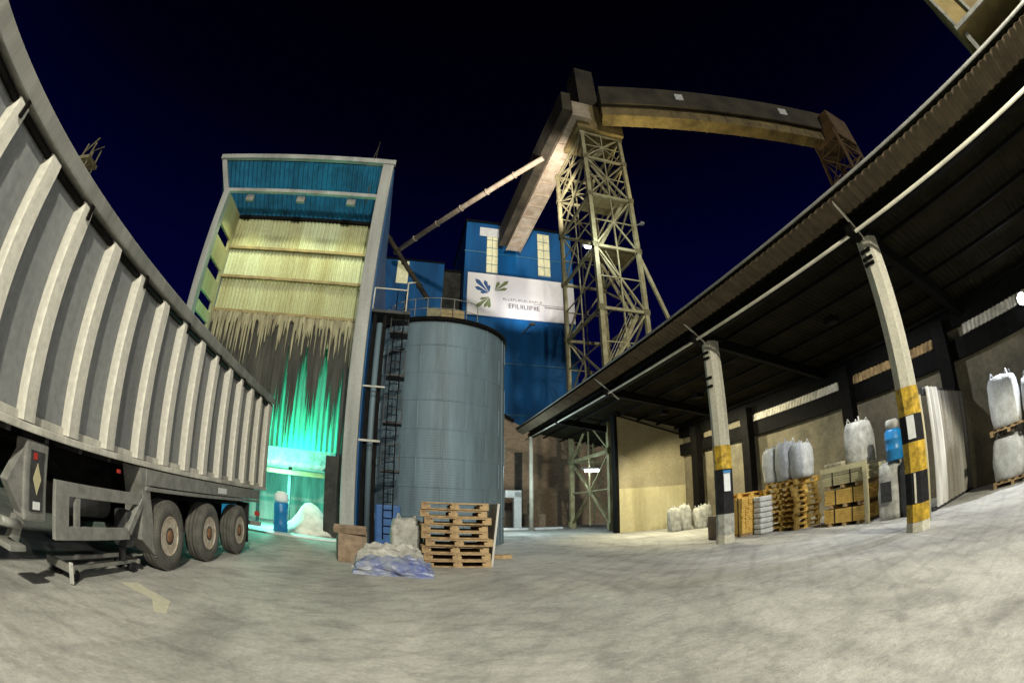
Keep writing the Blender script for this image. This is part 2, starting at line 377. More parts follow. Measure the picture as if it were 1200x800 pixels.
# ================================================================== TIPPER TRAILER
T = thing('tipper_trailer', 'long grey ribbed tipper trailer with three axles parked on the left', 'trailer', -5.0, 5, 0)
U = -3.77                                   # outer face of the ribs
VF, VR = -5.5, 12.86
MB().box(U-2.42, U-.14, VF, VR, 1.72, 1.80).build('floor', 'chassis', T)
b = MB(); b.box(U-.17, U-.13, VF, VR, 1.71, 4.04)
b.build('side_panel', 'panel', T)
MB().box(U-2.46, U-2.42, VF, VR, 1.72, 4.04).build('side_panel', 'panel', T)
MB().box(U-2.42, U-.17, VF, VF+.05, 1.8, 4.04).build('front_wall', 'panel', T)
b = MB(); b.box(U-2.5, U-.02, VR, VR+.07, 1.66, 4.2, bev=.015)
for z in (2.2, 2.8, 3.4): b.box(U-2.4, U-.12, VR+.07, VR+.13, z, z+.1)
b.build('tailgate', 'panel', T)
b = MB(); b.box(U-.19, U+.03, VF, VR+.09, 4.06, 4.26, bev=.03).build('top_rail', 'alu', T)
b = MB(); b.box(U-2.5, U-2.36, VF, VR+.09, 4.06, 4.26, bev=.03).build('top_rail', 'alu', T)
b = MB(); b.box(U-.2, U+.0, VF, VR+.09, 1.62, 1.70, bev=.015); b.box(U-.125, U-.09, VF, VR+.05, 1.70, 1.79, bev=.01)
b.build('bottom_rail', 'rib', T)
b = MB(); b.tube((U-.09, VF, 4.0), (U-.09, VR, 4.0), .045, 8); b.build('under_rail_shade', 'dark', T)  # dark strip standing for the shade under the top rail
# ribs
def rib_bm(v):
    b = MB(); w0 = .095
    b.prism([(U-.13, v-w0-.035, 1.71), (U-.005, v-w0, 1.71), (U-.005, v+w0, 1.71), (U-.13, v+w0+.035, 1.71)], (0, 0, 2.20))
    b.prism([(U-.13, v-w0-.03, 3.91), (U-.005, v-w0, 3.91), (U-.02, v-w0, 4.03), (U-.13, v-w0-.03, 4.05)], (0, 2*w0, 0))
    return b
v0 = 12.62; first = rib_bm(v0).build('rib', 'rib', T)
for k in range(1, 22):
    c = first.copy(); col.objects.link(c); c.parent = T; c.location = (0, -.838*k, 0)
# smear of grain dust low on the panel + body cross members
b = MB()
for k in range(26): b.box(U-2.3, U-.2, VF+.3+k*.7, VF+.38+k*.7, 1.56, 1.72)
b.each('cross_member', 'chassis', T)
b = MB()
for uu in (-.75, -1.75): b.box(U+uu-.07, U+uu+.07, VF, VR-.3, 1.12, 1.56)
b.each('chassis_beam', 'dark', T)
# rear chassis side boards above the wheels
b = MB(); b.box(U-.06, U-.01, 6.15, 12.3, 1.36, 1.60, bev=.01); b.box(U-.12, U+.0, 6.15, 12.3, 1.28, 1.34, bev=.01)
b.build('side_board', 'grey', T)
b = MB()
b.prism([(U-.02, 5.95, 1.6), (U-.02, 6.3, 1.6), (U-.02, 6.3, 1.3), (U-.02, 6.42, .95), (U-.02, 6.52, .3), (U-.02, 6.1, .55), (U-.02, 6.1, 1.2)], (-.35, 0, 0))
b.build('mudguard', 'grey', T)
for vv in (7.02, 8.8, 10.7):
    pass
# side guard frame
b = MB(); gu = U-.06
b.box(gu-.03, gu+.03, 4.0, 4.28, .56, 1.22, bev=.01)
b.box(gu-.03, gu+.03, 4.28, 6.15, 1.06, 1.22, bev=.01)
b.box(gu-.03, gu+.03, 4.28, 5.75, .56, .72, bev=.01)
b.box(gu-.02, gu+.02, 4.42, 4.52, .72, 1.06)
b.bar((gu, 5.72, .66), (gu, 6.1, 1.12), .1, .1)
b.build('side_guard', 'grey', T)
b = MB(); b.box(gu-.3, gu-.02, 5.75, 5.98, .42, .95, bev=.05); b.tube((gu-.2, 5.86, .42), (gu-.2, 5.86, .2), .06)
b.build('air_valve_box', 'chassis', T)
# landing leg, with its reflective plate and foot
for du in (0.0, -2.0):
    LG = MB(); LG.box(U-.28+du, U-.06+du, 3.46, 3.86, .74, 1.55, bev=.03); LG.prism([(U-.10+du, 3.46, 1.45), (U-.10+du, 3.46, .8), (U-.10+du, 3.2, 1.1)], (-.14, 0, 0))
    lg = LG.build('landing_leg', 'grey', T)
    b = MB(); b.bar((U-.17+du, 3.45, .75), (U-.17+du, 3.34, .52), .1, .14); b.box(U-.34+du, U+.0+du, 3.16, 3.44, .44, .51, bev=.02); b.tube((U-.1+du, 3.1, .72), (U-.1+du, 3.42, .68), .05)
    b.build('foot', 'alu', T, lg)
    if du == 0:
        MB().box(U-.06, U-.045, 3.54, 3.78, .85, 1.46, bev=.005).build('reflector_plate', 'chassis', T, lg)
        MB().prism([(U-.044, 3.66, 1.02), (U-.044, 3.73, 1.18), (U-.044, 3.66, 1.34), (U-.044, 3.59, 1.18)], (.006, 0, 0)).build('diamond_mark', 'cream', T, lg)
        MB().box(U-.044, U-.036, 3.60, 3.72, .87, .95).build('white_mark', 'white', T, lg)
        MB().box(U-.044, U-.036, 3.58, 3.64, 1.37, 1.44).build('red_mark', 'red', T, lg)
MB().box(U-.05, U-.02, 5.35, 5.42, 1.45, 1.50, bev=.005).build('marker_lamp', 'red', T)
for k_ in range(9):                                  # tarpaulin hooks hanging under the rail
    v_ = 11.8-k_*1.676; MB().box(U-.0, U+.035, v_-.025, v_+.025, 3.88, 4.06, bev=.006).build('tarpaulin_hook', 'dark', T)
for (a_, c_) in ((4.1, 5.8), (2.2, 4.0)):
    b = MB(); pv = Vector((U-.45, a_, 1.5))
    for k_ in range(1, 13):
        t_ = k_/12; q_ = Vector((U-.45+.1*math.sin(t_*5), a_+(c_-a_)*t_, 1.5-.38*math.sin(math.pi*t_))); b.tube(pv, q_, .022, 8); pv = q_
    b.build('brake_hose', 'dark', T)
b = MB(); b.box(U-.36, U-.02, 11.42, 11.45, .25, 1.25, bev=.005); b.build('mud_flap', 'black', T)
MB().box(U+.002, U+.006, 9.2, 9.7, 1.40, 1.52).build('number_plate', 'white', T)
MB().box(U-1.25, U-1.2, 5.9, 12.4, .55, 1.55).build('wheel_shade_panel', 'dark', T)  # added dark panel, keeps the gaps between the wheels black
# a spare air tank and dark suspension clutter
b = MB(); b.tube((U-.5, 4.3, .95), (U-.5, 5.6, .95), .19, 20); b.tube((U-.9, 4.2, 1.05), (U-.9, 5.9, 1.05), .12, 16)
b.each('air_tank', 'chassis', T)
def wheel(vv, outer, first=None):
    c = (outer, vv, .585); s = 1 if outer > -5 else -1
    wh = MB(); wh.lathe([(.02, -.34*s), (.14, -.34*s), (.14, -.02*s), (.02, -.02*s)], c, 'X', 20)
    wo_ = wh.build('wheel', 'chassis', T)
    t = MB()
    pr = [(.30, -.38), (.33, -.37), (.52, -.36), (.562, -.33), (.575, -.30), (.580, -.27), (.562, -.265), (.562, -.25), (.582, -.245), (.583, -.19), (.563, -.185), (.563, -.17), (.583, -.165), (.582, -.10), (.562, -.095), (.562, -.08), (.578, -.075), (.565, -.05), (.54, -.02), (.47, .005), (.38, 0), (.335, -.02), (.31, -.035), (.30, -.06)]
    t.lathe([(r, h*s) for r, h in pr], c, 'X', 56)
    for i in range(64):
        a = 2*math.pi*i/64
        t.bar((c[0]-.09*s, c[1]+.572*math.cos(a), c[2]+.572*math.sin(a)), (c[0]-.03*s, c[1]+.560*math.cos(a), c[2]+.560*math.sin(a)), .022, .030)
    t.build('tyre', 'rubber', T, wo_)
    r = MB(); r.lathe([(x, h*s) for x, h in [(.335, -.03), (.325, -.012), (.31, -.018), (.30, -.07), (.285, -.16), (.28, -.19), (.285, -.165), (.305, -.07)]], c, 'X', 48)
    r.lathe([(x, h*s) for x, h in [(.215, -.15), (.205, -.10), (.15, -.10), (.145, -.12)]], c, 'X', 40)
    for i in range(8):
        a = 2*math.pi*(i+.5)/8
        r.bar((c[0]-.13*s, c[1]+.20*math.cos(a), c[2]+.20*math.sin(a)), (c[0]-.15*s, c[1]+.295*math.cos(a), c[2]+.295*math.sin(a)), .11, .03)
    for i in range(10):
        a = 2*math.pi*i/10
        r.tube((c[0]-.12*s, c[1]+.185*math.cos(a), c[2]+.185*math.sin(a)), (c[0]-.07*s, c[1]+.185*math.cos(a), c[2]+.185*math.sin(a)), .017, 8)
    r.build('rim', 'rim', T, wo_)
    h = MB(); h.lathe([(.13, -.09*s), (.125, -.03*s), (.09, -.005*s), (.02, 0.0)], c, 'X', 24)
    h.build('hub', 'rust', T, wo_)
for vv in (7.02, 8.8, 10.7):
    wheel(vv, U+.02); wheel(vv, U-2.5)
    b = MB(); b.tube((U-2.2, vv, .585), (U-.3, vv, .585), .09, 14); b.box(U-.85, U-.65, vv-.45, vv+.45, .62, .72); b.tube((U-.75, vv+.25, .7), (U-.75, vv+.25, 1.12), .14, 14)
    b.build('axle', 'dark', T)
MB().box(U-2.5, U-.02, 12.5, 12.6, .62, .74, bev=.01).build('rear_bumper', 'grey', T)
MB().box(U-.18, U-.04, 12.44, 12.5, .9, 1.02, bev=.01).build('tail_lamp', 'red', T)

# low wheeled steel frame lying on the ground by the trailer
J = thing('floor_dolly', 'low steel dolly of two pale rails on the ground beside the trailer wheels', 'dolly', -3.4, 5.2, 0)
ju = -4.0
b = MB(); b.bar((ju-.34, 4.45, .20), (ju-.30, 6.3, .20), .05, .05); b.bar((ju+.0, 4.45, .17), (ju-.05, 6.3, .17), .05, .05)
b.each('rail', 'alu', J)
b = MB(); b.bar((ju-.4, 4.45, .18), (ju+.1, 4.45, .18), .06, .1); b.bar((ju+.1, 4.4, .01), (ju+.06, 4.45, .26), .06); b.bar((ju-.38, 6.3, .17), (ju+.02, 6.3, .17), .05, .07)
b.each('end_bar', 'alu', J)
for (p, q) in (((ju+.02, 4.6, .08), (ju-.06, 4.6, .08)), ((ju+.0, 6.15, .08), (ju-.08, 6.15, .08)), ((ju-.29, 4.6, .08), (ju-.37, 4.6, .08)), ((ju-.28, 6.15, .08), (ju-.36, 6.15, .08))):
    MB().tube(p, q, .08, 18).build('castor', 'black', J)

b = MB(); b.box(-11.0, -10.7, -12, 15.5, 0, 2.6); solo(b, 'shade_wall', 'darkwall', 'low dark wall added behind the trailer to shade its underside', 'wall', (-10.85, 2, 0))  # added wall, keeps the space under the trailer dark
# ================================================================== BLUE TIPPING SHED
S = thing('tipping_shed', 'tall open-fronted shed with blue hood, yellow lit sheets and green-lit doorway', 'shed', -5.5, 18, 0)
uL, uR, vf, vb, vend = -9.3, -2.1, 16.6, 18.8, 27.0
b = MB(); b.box(uR+.03, uR+.55, vf, vf+.45, 0, 16.35, bev=.04); b.build('portal_post', 'post', S)
b = MB(); b.box(uL-.32, uL, vf, vf+.4, 0, 14.3, bev=.04); b.bar((uL-.16, vf+.15, 14.2), (uL-1.1, vf+.15, 16.35), .22, .25); b.build('portal_post', 'post', S)
b = MB(); b.bar((uL-.2, vf+.12, 14.35), (uR+.1, vf+.12, 14.35), .18, .18); b.build('crossbeam', 'post', S)
b = MB(); b.bar((uL-1.25, vf+.05, 16.4), (uR+.62, vf+.05, 16.4), .22, .26); b.build('top_fascia', 'post', S)
b = MB(); b.corr((uL-1.15, vf+.2, 16.25), (uR-uL+1.25, 0, 0), (0, vb-vf-.25, -1.9), 34, .045, (0, -.65, -.75), .03, True)
b.build('roof_hood', 'bluesheet', S)
b = MB(); b.box(uL, uR, vb-.1, vb+.05, 14.15, 14.32); b.build('hood_foot', 'dark', S)
# panels on the recessed wall, one row between each pair of purlins, slightly staggered
zz = [14.2, 12.45, 10.9, 9.2]
pw = (uR-uL+.1)/4
for i in range(3):
    for j in range(4):
        b = MB(); o_ = random.uniform(-.03, .05)
        b.corr((uL+j*pw-.02, vb+.03+.03*i+.025*(j % 2), zz[i+1]+.06+o_), (pw+.05, 0, 0), (0, random.uniform(-.02, .03), zz[i]-zz[i+1]-.06-o_), 10, .03, (0, -1, 0), .02, True)
        b.build('wall_sheet', ('yellowsheet', 'yellowsheet', 'palesheet')[(i*5+j*7+i*j) % 3], S)
for z in zz[1:]:
    b = MB(); b.box(uL, uR, vb-.12, vb, z-.07, z+.07, bev=.01); b.build('purlin', 'purlin', S)
b = MB(); b.corr((uL, vb+.12, 7.9), (uR-uL+.1, 0, 0), (0, 0, 1.28), 40, .035, (0, -1, 0), .02, True); b.build('wall_sheet', 'yellowsheet', S)
# left inner side wall with dark slots
b = MB(); z = 0.0
slots = [(7.0, 7.5), (7.9, 8.4), (8.9, 9.4), (10.4, 11.0), (12.1, 12.7)]
for (a, c) in slots:
    b.box(uL-.12, uL, vf+.4, vb, z, a); b.box(uL-.12, uL, vf+1.9, vb, a, c); z = c
b.box(uL-.12, uL, vf+.4, vb, z, 14.3)
b.build('side_wall', 'yellowsheet', S)
b = MB(); b.box(uR+.42, uR+.58, vf+.45, vend, 0, 13.6)
b.prism([(uR+.42, vf+.45, 13.6), (uR+.42, vf+.45, 16.4), (uR+.42, vb+1.5, 15.2), (uR+.42, vb+3, 13.6)], (.16, 0, 0))
b.build('side_wall', 'blue', S)
MB().box(uL-.12, uL, vb, vend, 0, 13.6).build('side_wall', 'blue', S)
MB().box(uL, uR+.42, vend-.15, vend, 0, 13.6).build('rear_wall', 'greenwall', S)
MB().box(uL, uR+.42, vb+.2, vend-.15, 13.4, 13.6).build('roof', 'dark', S)
MB().box(uL+.01, uR+.41, vb+.5, vend-.16, 9.25, 9.4).build('inner_ceiling', 'dark', S)
# hanging strip curtain, torn: dusty fringe over a sooty skirt whose gaps show an added green sheet for the inner glow
cr_, dk = MB(), MB()
u = uL+.02
def ragged(m_, x, w_, vv, top, length):
    m_.prism([(x, vv, top), (x+w_, vv, top), (x+w_*random.uniform(.75, 1), vv, top-length*.6), (x+w_*random.uniform(.5, .7), vv, top-length*.93), (x+w_*.5, vv, top-length), (x+w_*random.uniform(.25, .45), vv, top-length*.9), (x+w_*random.uniform(0, .2), vv, top-length*.55)], (0, .012, 0))
while u < uR-.05:
    wdt = random.uniform(.03, .10); f = (u-uL)/(uR-uL)
    wave_ = .5+.5*math.sin(u*5.1)*math.sin(u*2.3+1)
    ragged(cr_, u, wdt*1.3, vb-.10+random.uniform(-.03, .03), 9.15, .25+1.5*wave_*random.random()+random.random()**3*1.8)
    if f < .56: L_ = random.uniform(4.0, 5.0)
    elif f > .93: L_ = random.uniform(6.5, 8.5)
    else: L_ = .7+4.6*abs(math.sin((f-.56)*math.pi*3/.37))**.8*random.uniform(.6, 1.15)
    ragged(dk, u, wdt*1.7, vb+.05+random.uniform(-.03, .03), 9.1, L_)
    u += wdt*.92
cr_.build('curtain_fringe', 'strip_cream', S); dk.build('curtain_skirt', 'strip_dark', S)
b = MB(); b.corr((-5.9, vb+1.0, 3.6), (uR+5.9, 0, 0), (0, 0, 5.6), 16, .04, (0, -1, 0), .02); b.build('green_glow_sheet', 'green_glow', S)  # added sheet, its green stands for the glow inside
for (u_, v_, z_) in SH: MB().box(u_-.2, u_+.2, v_-.1, v_+.06, z_-.08, z_+.24, bev=.02).build('lamp_housing', 'grey', S)
b = MB(); b.box(uR-.95, uR, vb+.25, vb+.35, 0, 3.4); b.build('inner_jamb', 'darkwall', S)
b = MB(); b.box(uL, uR-.02, vb-1.3, vb-.35, .004, .07, bev=.02); b.build('lit_floor_strip', 'white', S)  # white slab standing for the bright light on the doorway floor

H = thing('intake_hopper', 'pale green steel hopper on legs inside the shed', 'hopper', -4.6, 22.5, 0)
b = MB(); b.prism([(-7.6, 21.6, 4.9), (-3.0, 21.6, 4.9), (-3.0, 21.6, 3.5), (-3.6, 21.6, 2.9), (-7.0, 21.6, 2.9), (-7.6, 21.6, 3.5)], (0, 2.2, 0)); b.build('bin', 'baggrey', H)
b = MB(); b.box(-7.7, -2.9, 21.5, 23.9, 4.9, 5.9); b.build('upper_casing', 'green_glow', H)
for (a, c) in ((-7.3, 21.8), (-3.3, 21.8), (-7.3, 23.5), (-3.3, 23.5), (-5.2, 21.8)): MB().box(a-.07, a+.07, c-.07, c+.07, 0, 3.0).build('leg', 'chassis', H)
b = MB(); b.box(-7.6, -3.0, 21.45, 21.55, 2.55, 2.75); b.build('beam', 'purlin', H)
b = MB()
b.lathe([(1.35, 0), (1.1, .3), (.85, .55), (.6, .85), (.4, 1.08), (.2, 1.3), (.05, 1.38)], (-3.7, 19.9, 0), n=48); b.rough(.16, 1.6, 3)
solo(b, 'powder_heap', 'powder', 'pale heap of feed meal inside the green-lit doorway', 'heap', (-3.9, 19.9, 0))
D = thing('plastic_drum', 'blue plastic drum topped with white sacking in the green-lit doorway of the shed', 'drum', -4.95, 18.2, 0)
b = MB(); b.lathe([(.30, .0), (.31, .04), (.29, .3), (.31, .34), (.29, .4), (.29, .8), (.31, .84), (.29, .9), (.30, 1.2), (.26, 1.25)], (-4.75, 18.6, 0), n=32); b.build('body', 'bluedrum', D)
b = MB(); b.lathe([(.24, 1.25), (.31, 1.36), (.28, 1.58), (.12, 1.70)], (-4.75, 18.6, 0), n=24); b.build('sacking', 'white', D)

# thin aerial on the shed roof
A = thing('roof_aerial', 'thin aerial mast on the top right corner of the shed', 'aerial', -2.6, 17.5, 16.2)
b = MB(); b.tube((-2.6, 17.5, 14.5), (-2.6, 17.5, 18.6), .03, 8, .015); b.build('mast', 'gallery', A)
b = MB(); b.box(-3.0, -2.3, 17.4, 17.7, 16.5, 16.9); b.bar((-2.9, 17.5, 17.4), (-2.3, 17.5, 17.4), .03); b.bar((-2.8, 17.5, 17.0), (-2.6, 17.5, 18.2), .03); b.build('crossarm', 'gallery', A)

# ================================================================== ROUND SILO
sc_u = -3.63*CU + 21.7*SU; sc_v = 3.63*SU + 21.7*CU
SI = thing('steel_silo', 'squat round blue-grey corrugated steel silo between shed and pallets', 'silo', sc_u, sc_v, 0)
pr = []; hz = 9.6; n = 420
for i in range(n+1):
    z = hz*i/n
    seam = .02 if (z % 1.2) < .05 else 0
    pr.append((3.25+.004*math.sin(z*2*math.pi/.105)+seam, z))
b = MB(); b.lathe(pr, (sc_u, sc_v, 0), n=96)          # the shell with its staggered plate seams
for k in range(8):
    for j in range(10):
        aa = 2*math.pi*(j+.5*(k % 2))/10; cu, cv = sc_u+3.262*math.cos(aa), sc_v+3.262*math.sin(aa)
        b.bar((cu, cv, k*1.2+.06), (cu, cv, k*1.2+1.19), .03, .09)
        for q in range(6): b.bar((cu+.02*math.cos(aa), cv+.02*math.sin(aa), k*1.2+.15+q*.18), (cu+.02*math.cos(aa), cv+.02*math.sin(aa), k*1.2+.18+q*.18), .03)
b.build('barrel', 'silo', SI)
b = MB(); b.lathe([(3.36, hz-.10), (3.36, hz+.10), (3.25, hz+.14)], (sc_u, sc_v, 0), n=96); b.build('rim', 'dark', SI)
b = MB(); b.lathe([(3.3, hz+.1), (.5, hz+1.1), (.5, hz+1.35), (.05, hz+1.4)], (sc_u, sc_v, 0), n=64); b.build('roof', 'silo', SI)
for a in range(6):
    aa = 2*math.pi*(a+.53)/6; cu, cv = sc_u+3.265*math.cos(aa), sc_v+3.265*math.sin(aa)
    b = MB(); b.bar((cu, cv, .1), (cu, cv, hz-.1), .035, .035); b.build('stiffener', 'silo', SI)
HR = thing('silo_roof_railing', 'grey handrail and ochre drive box on the silo roof', 'railing', sc_u, sc_v, hz)
b = MB()
for i in range(9):
    a0, a1 = R(205+i*12), R(217+i*12)
    p = (sc_u+2.9*math.cos(a0), sc_v+2.9*math.sin(a0)); q = (sc_u+2.9*math.cos(a1), sc_v+2.9*math.sin(a1))
    b.tube((*p, hz+.1), (*p, hz+1.2), .02, 8)
    if i < 8: b.tube((*p, hz+1.2), (*q, hz+1.2), .02, 8); b.tube((*p, hz+.7), (*q, hz+.7), .016, 8)
b.build('handrail', 'grey', HR)
b = MB(); b.box(sc_u-.2, sc_u+.9, sc_v-2.4, sc_v-1.6, hz+.3, hz+.9, bev=.04); b.build('drive_box', 'purlin', HR)

# access ladder with landings in front of the silo
AL = thing('access_ladder_tower', 'dark steel ladder tower with landings between silo and shed post', 'ladder', -.7, 17.6, 0)
for (a, c) in ((-1.35, 17.3), (-.95, 17.3), (-1.35, 18.1)):
    MB().box(a-.07, a+.07, c-.07, c+.07, 0, 9.05).build('post', 'dark', AL)
MB().tube((-1.15, 17.6, 0), (-1.15, 17.6, 8.7), .13, 18).build('downpipe', 'silo', AL)
b = MB(); b.box(-1.55, .05, 17.1, 18.3, 9.0, 9.12); b.build('top_platform', 'chassis', AL)
b = MB(); b.bar((-1.7, 17.05, 5.95), (-.7, 17.05, 5.95), .06); b.bar((-1.7, 17.05, 3.9), (-.75, 17.05, 3.9), .08); b.each('tie_bar', 'alu', AL)
for z in (8.4, 6.6, 4.75, 2.9):
    b = MB(); b.box(-.72, .02, 17.5, 18.2, z-.06, z+.03)
    for q in (-.7, 0.0): b.bar((q, 17.52, z), (q, 17.52, z+1.0), .035)
    b.bar((-.7, 17.52, z+1.0), (0, 17.52, z+1.0), .035); b.bar((-.7, 17.52, z+.5), (0, 17.52, z+.5), .03)
    b.build('landing', 'chassis', AL)
b = MB()
for q in (-.55, -.2): b.tube((q, 17.35, .3), (q, 17.35, 10.2), .022, 8)
z = .5
while z < 9.2: b.tube((-.55, 17.35, z), (-.2, 17.35, z), .015, 6); z += .3
b.build('ladder', 'dark', AL)
b = MB(); b.tube((-.15, 17.3, 9.1), (-.15, 17.3, 10.5), .03, 8); b.tube((-.15, 17.3, 10.5), (.15, 17.6, 10.7), .03, 8); b.tube((-1.5, 17.2, 9.1), (-1.5, 17.2, 10.1), .03, 8); b.tube((-1.5, 17.2, 10.1), (-.15, 17.2, 10.1), .03, 8)
b.build('ladder_hoop', 'pipe', AL)
b = MB(); b.box(-.85, .1, 17.4, 18.1, 0.0, 1.6, bev=.08); solo(b, 'pump_cabinet', 'navyprint', 'dark blue pump cabinet at the foot of the ladder tower', 'cabinet', (-.4, 17.7, 0))

# ================================================================== FAR BLUE MILL BLOCKS
B1 = thing('mill_tower', 'tall blue clad mill block carrying the white sign', 'building', 13, 52, 0)
MB().box(6.18, 20.3, 49.6, 62, 0, 37.0).build('cladding', 'blue', B1)
MB().box(6.0, 20.5, 49.4, 62.2, 37.0, 37.25).build('parapet', 'dark', B1)
for (a, c, z0, z1) in ((8.9, 10.3, 29.6, 35.6), (15.6, 17.2, 30.0, 36.4)):
    b = MB(); b.box(a, c, 49.5, 49.598, z0, z1)
    b.build('window', 'warmwin', B1)
MB().box(7.9, 10.4, 49.40, 49.495, 34.9, 36.2).build('white_plate', 'white', B1)
b = MB(); b.bar((13.4, 49.6, 21.9), (13.4, 45.4, 21.5), .14); b.box(13.1, 13.7, 45.0, 45.4, 21.25, 21.5, bev=.03); b.build('added_lamp_arm', 'grey', B1)  # arm made up to carry the added sign light
for z in (6, 12, 18, 32.4): MB().box(6.1, 20.4, 49.52, 49.597, z, z+.14).build('flashing', 'bluesheet', B1)
for (a, c, z0, z1) in ((8.9, 10.3, 29.6, 35.6), (15.6, 17.2, 30.0, 36.4)):
    b = MB(); n_ = 5
    for k in range(n_+1): zk = z0+(z1-z0)*k/n_; b.box(a-.08, c+.08, 49.44, 49.499, zk-.02, zk+.02)
    for x_ in (a-.08, (a+c)/2-.04, c): b.box(x_, x_+.04, 49.42, 49.439, z0, z1)
    b.build('window_frame', 'bluesheet', B1)
B2 = thing('mill_annex', 'lower blue clad mill block behind the silo, left of the sign', 'building', 0, 52, 0)
MB().box(-6.0, 3.7, 49.6, 60, 0, 30.2).build('cladding', 'blue', B2)
MB().box(-6.1, 3.8, 49.5, 60.1, 30.2, 30.4).build('parapet', 'dark', B2)
MB().box(-2.0, -.6, 49.5, 49.598, 27.0, 30.0).build('window', 'warmwin', B2)
b = MB(); b.box(-.8, 3.6, 48.9, 49.58, 22.2, 22.4); b.box(2.0, 3.6, 49.3, 49.58, 22.5, 24.0); b.build('balcony', 'tower', B2)
B3 = thing('stair_core', 'dark recessed stair block between the two blue mill blocks', 'building', 5, 55, 0)
MB().box(3.8, 6.1, 52, 60, 0, 30.5).build('wall', 'darkwall', B3)
MB().box(3.75, 6.15, 51.9, 60, 30.5, 30.8).build('parapet', 'dark', B3)
# the sign
SG = thing('mill_sign', 'wide white sign with blue and green star emblem on the blue tower', 'sign', 13.4, 49.3, 26)
MB().box(6.6, 20.2, 49.3, 49.5, 23.7, 29.3, bev=.03).build('board', 'sign', SG)
def star(cu, cz, rays_, material, name):
    b = MB()
    for (a, l, wd) in rays_:
        a = R(a); dx, dz = math.cos(a), math.sin(a)
        p = [(cu+dx*.12, 49.27, cz+dz*.12), (cu+dx*l*.8-dz*wd, 49.27, cz+dz*l*.8+dx*wd), (cu+dx*l, 49.27, cz+dz*l), (cu+dx*l*.8+dz*wd, 49.27, cz+dz*l*.8-dx*wd)]
        b.prism(p, (0, .025, 0))
    b.build(name, material, SG)
star(9.3, 26.7, [(135, 2.5, 0.28), (160, 1.9, 0.25), (110, 1.8, 0.25), (180, 1.1, 0.18), (92, 1.1, 0.18)], 'navyprint', 'emblem_blue')
star(9.9, 27.0, [(42, 2.4, 0.23), (66, 1.5, 0.21), (18, 1.7, 0.21)], 'lime', 'emblem_green')
star(9.4, 26.2, [(222, 2.3, 0.25), (246, 1.6, 0.21), (266, 1.5, 0.21), (200, 1.3, 0.18)], 'lime', 'emblem_green')
random.seed(3)
def marks(x0, x1, z0, h, w_, th, gap, material, name):     # lettering too blurred to read: upright marks of its height and rhythm
    b = MB(); x = x0
    while x < x1:
        k = random.choice(('EL', 'EL', 'FL', 'II', 'LL', 'FL', 'HE')); y0, y1 = 49.28, 49.296
        b.box(x, x+th, y0, y1, z0, z0+h)
        if k != 'II':
            if k[0] in 'OUH': b.box(x+w_-th, x+w_, y0, y1, z0, z0+h)
            for t_ in {'H': (.5,), 'E': (0, .5, 1), 'O': (0, 1), 'U': (0,), 'F': (.5, 1), 'L': (0,)}[k[0]]: b.box(x+th+.003, x+w_-(th+.003 if k[0] in 'OUH' else 0), y0, y1, z0+(h-th)*t_, z0+(h-th)*t_+th)
            x += w_+gap
        else: x += th+gap
    b.build(name, material, SG)
marks(11.0, 15.9, 25.95, .3, .22, .06, .09, 'greyprint', 'small_lettering')
marks(11.7, 15.6, 24.95, .60, .32, .10, .10, 'darkprint', 'large_lettering')
b = MB(); b.box(14.8, 19.4, 49.28, 49.296, 25.75, 25.83); b.box(16.2, 19.4, 49.28, 49.296, 25.45, 25.6); b.build('printed_rule', 'greyprint', SG)

# ================================================================== TOWER, BOOM, GALLERY
nu, nv = 6.24*CU+29.3*SU, -6.24*SU+29.3*CU      # near corner of the tower
TU, TV = 3.7, 6.9
X = thing('lattice_tower', 'tall ochre lattice steel tower holding the conveyors', 'tower', nu+TU/2, nv+TV/2, 0)
cs = [(nu, nv), (nu+TU, nv), (nu+TU, nv+TV), (nu, nv+TV)]
for (a, c) in cs: MB().box(a-.16, a+.16, c-.16, c+.16, 0, 33).build('leg', 'tower', X)
lv = [5.2, 10.2, 15.2, 20.4, 25.4, 29.6, 32.8]
for z in lv:
    b = MB()
    for i in range(4):
        p, q = cs[i], cs[(i+1) % 4]; b.bar((*p, z), (*q, z), .2, .22)
    b.build('ring_beam', 'tower', X)
prev = .3
b = MB()
for k, z in enumerate(lv):
    for i in range(4):
        p, q = cs[i], cs[(i+1) % 4]
        if (k+i) % 2: p, q = q, p
        b.bar((*p, prev), (*q, z), .13, .13)
        mp_ = ((p[0]+q[0])/2, (p[1]+q[1])/2)
        if k % 2 == 0: b.bar((*mp_, (prev+z)/2), (*q, prev), .10, .10)
        if k < 2 or k > 4: b.bar((*q, prev), (*p, z), .10, .10)
    prev = z
for z0_, z1_ in zip([.3]+lv, lv):
    for i in range(4):
        p, q = Vector(cs[i]), Vector(cs[(i+1) % 4]); zm = (z0_+z1_)/2
        b.bar((*p, zm), (*q, zm), .08); b.bar((*((p+q)/2), z0_), (*((p+q)/2), z1_), .09)
        for t_, zz_ in ((0, z0_), (0, z1_)): b.box(p.x-.26, p.x+.26, p.y-.175, p.y+.175, zz_-.22, zz_+.22)
b.build('bracing', 'tower', X)
MB().box(nu+1.6, nu+2.1, nv+3.4, nv+3.9, 1.0, 31.0).build('cable_duct', 'purlin', X)
b = MB(); zp = 5.2
for k, z in enumerate(lv[1:]):
    a0, a1 = (nu+.5, nu+TU-.5) if k % 2 else (nu+TU-.5, nu+.5)
    for off in (.5, 1.2): b.bar((a0, nv+off, zp), (a1, nv+off, z), .07, .28)
    for off in (.5, 1.2): b.bar((a0, nv+off, zp+1), (a1, nv+off, z+1), .05, .05)
    zp = z
b.build('stair', 'tower', X)
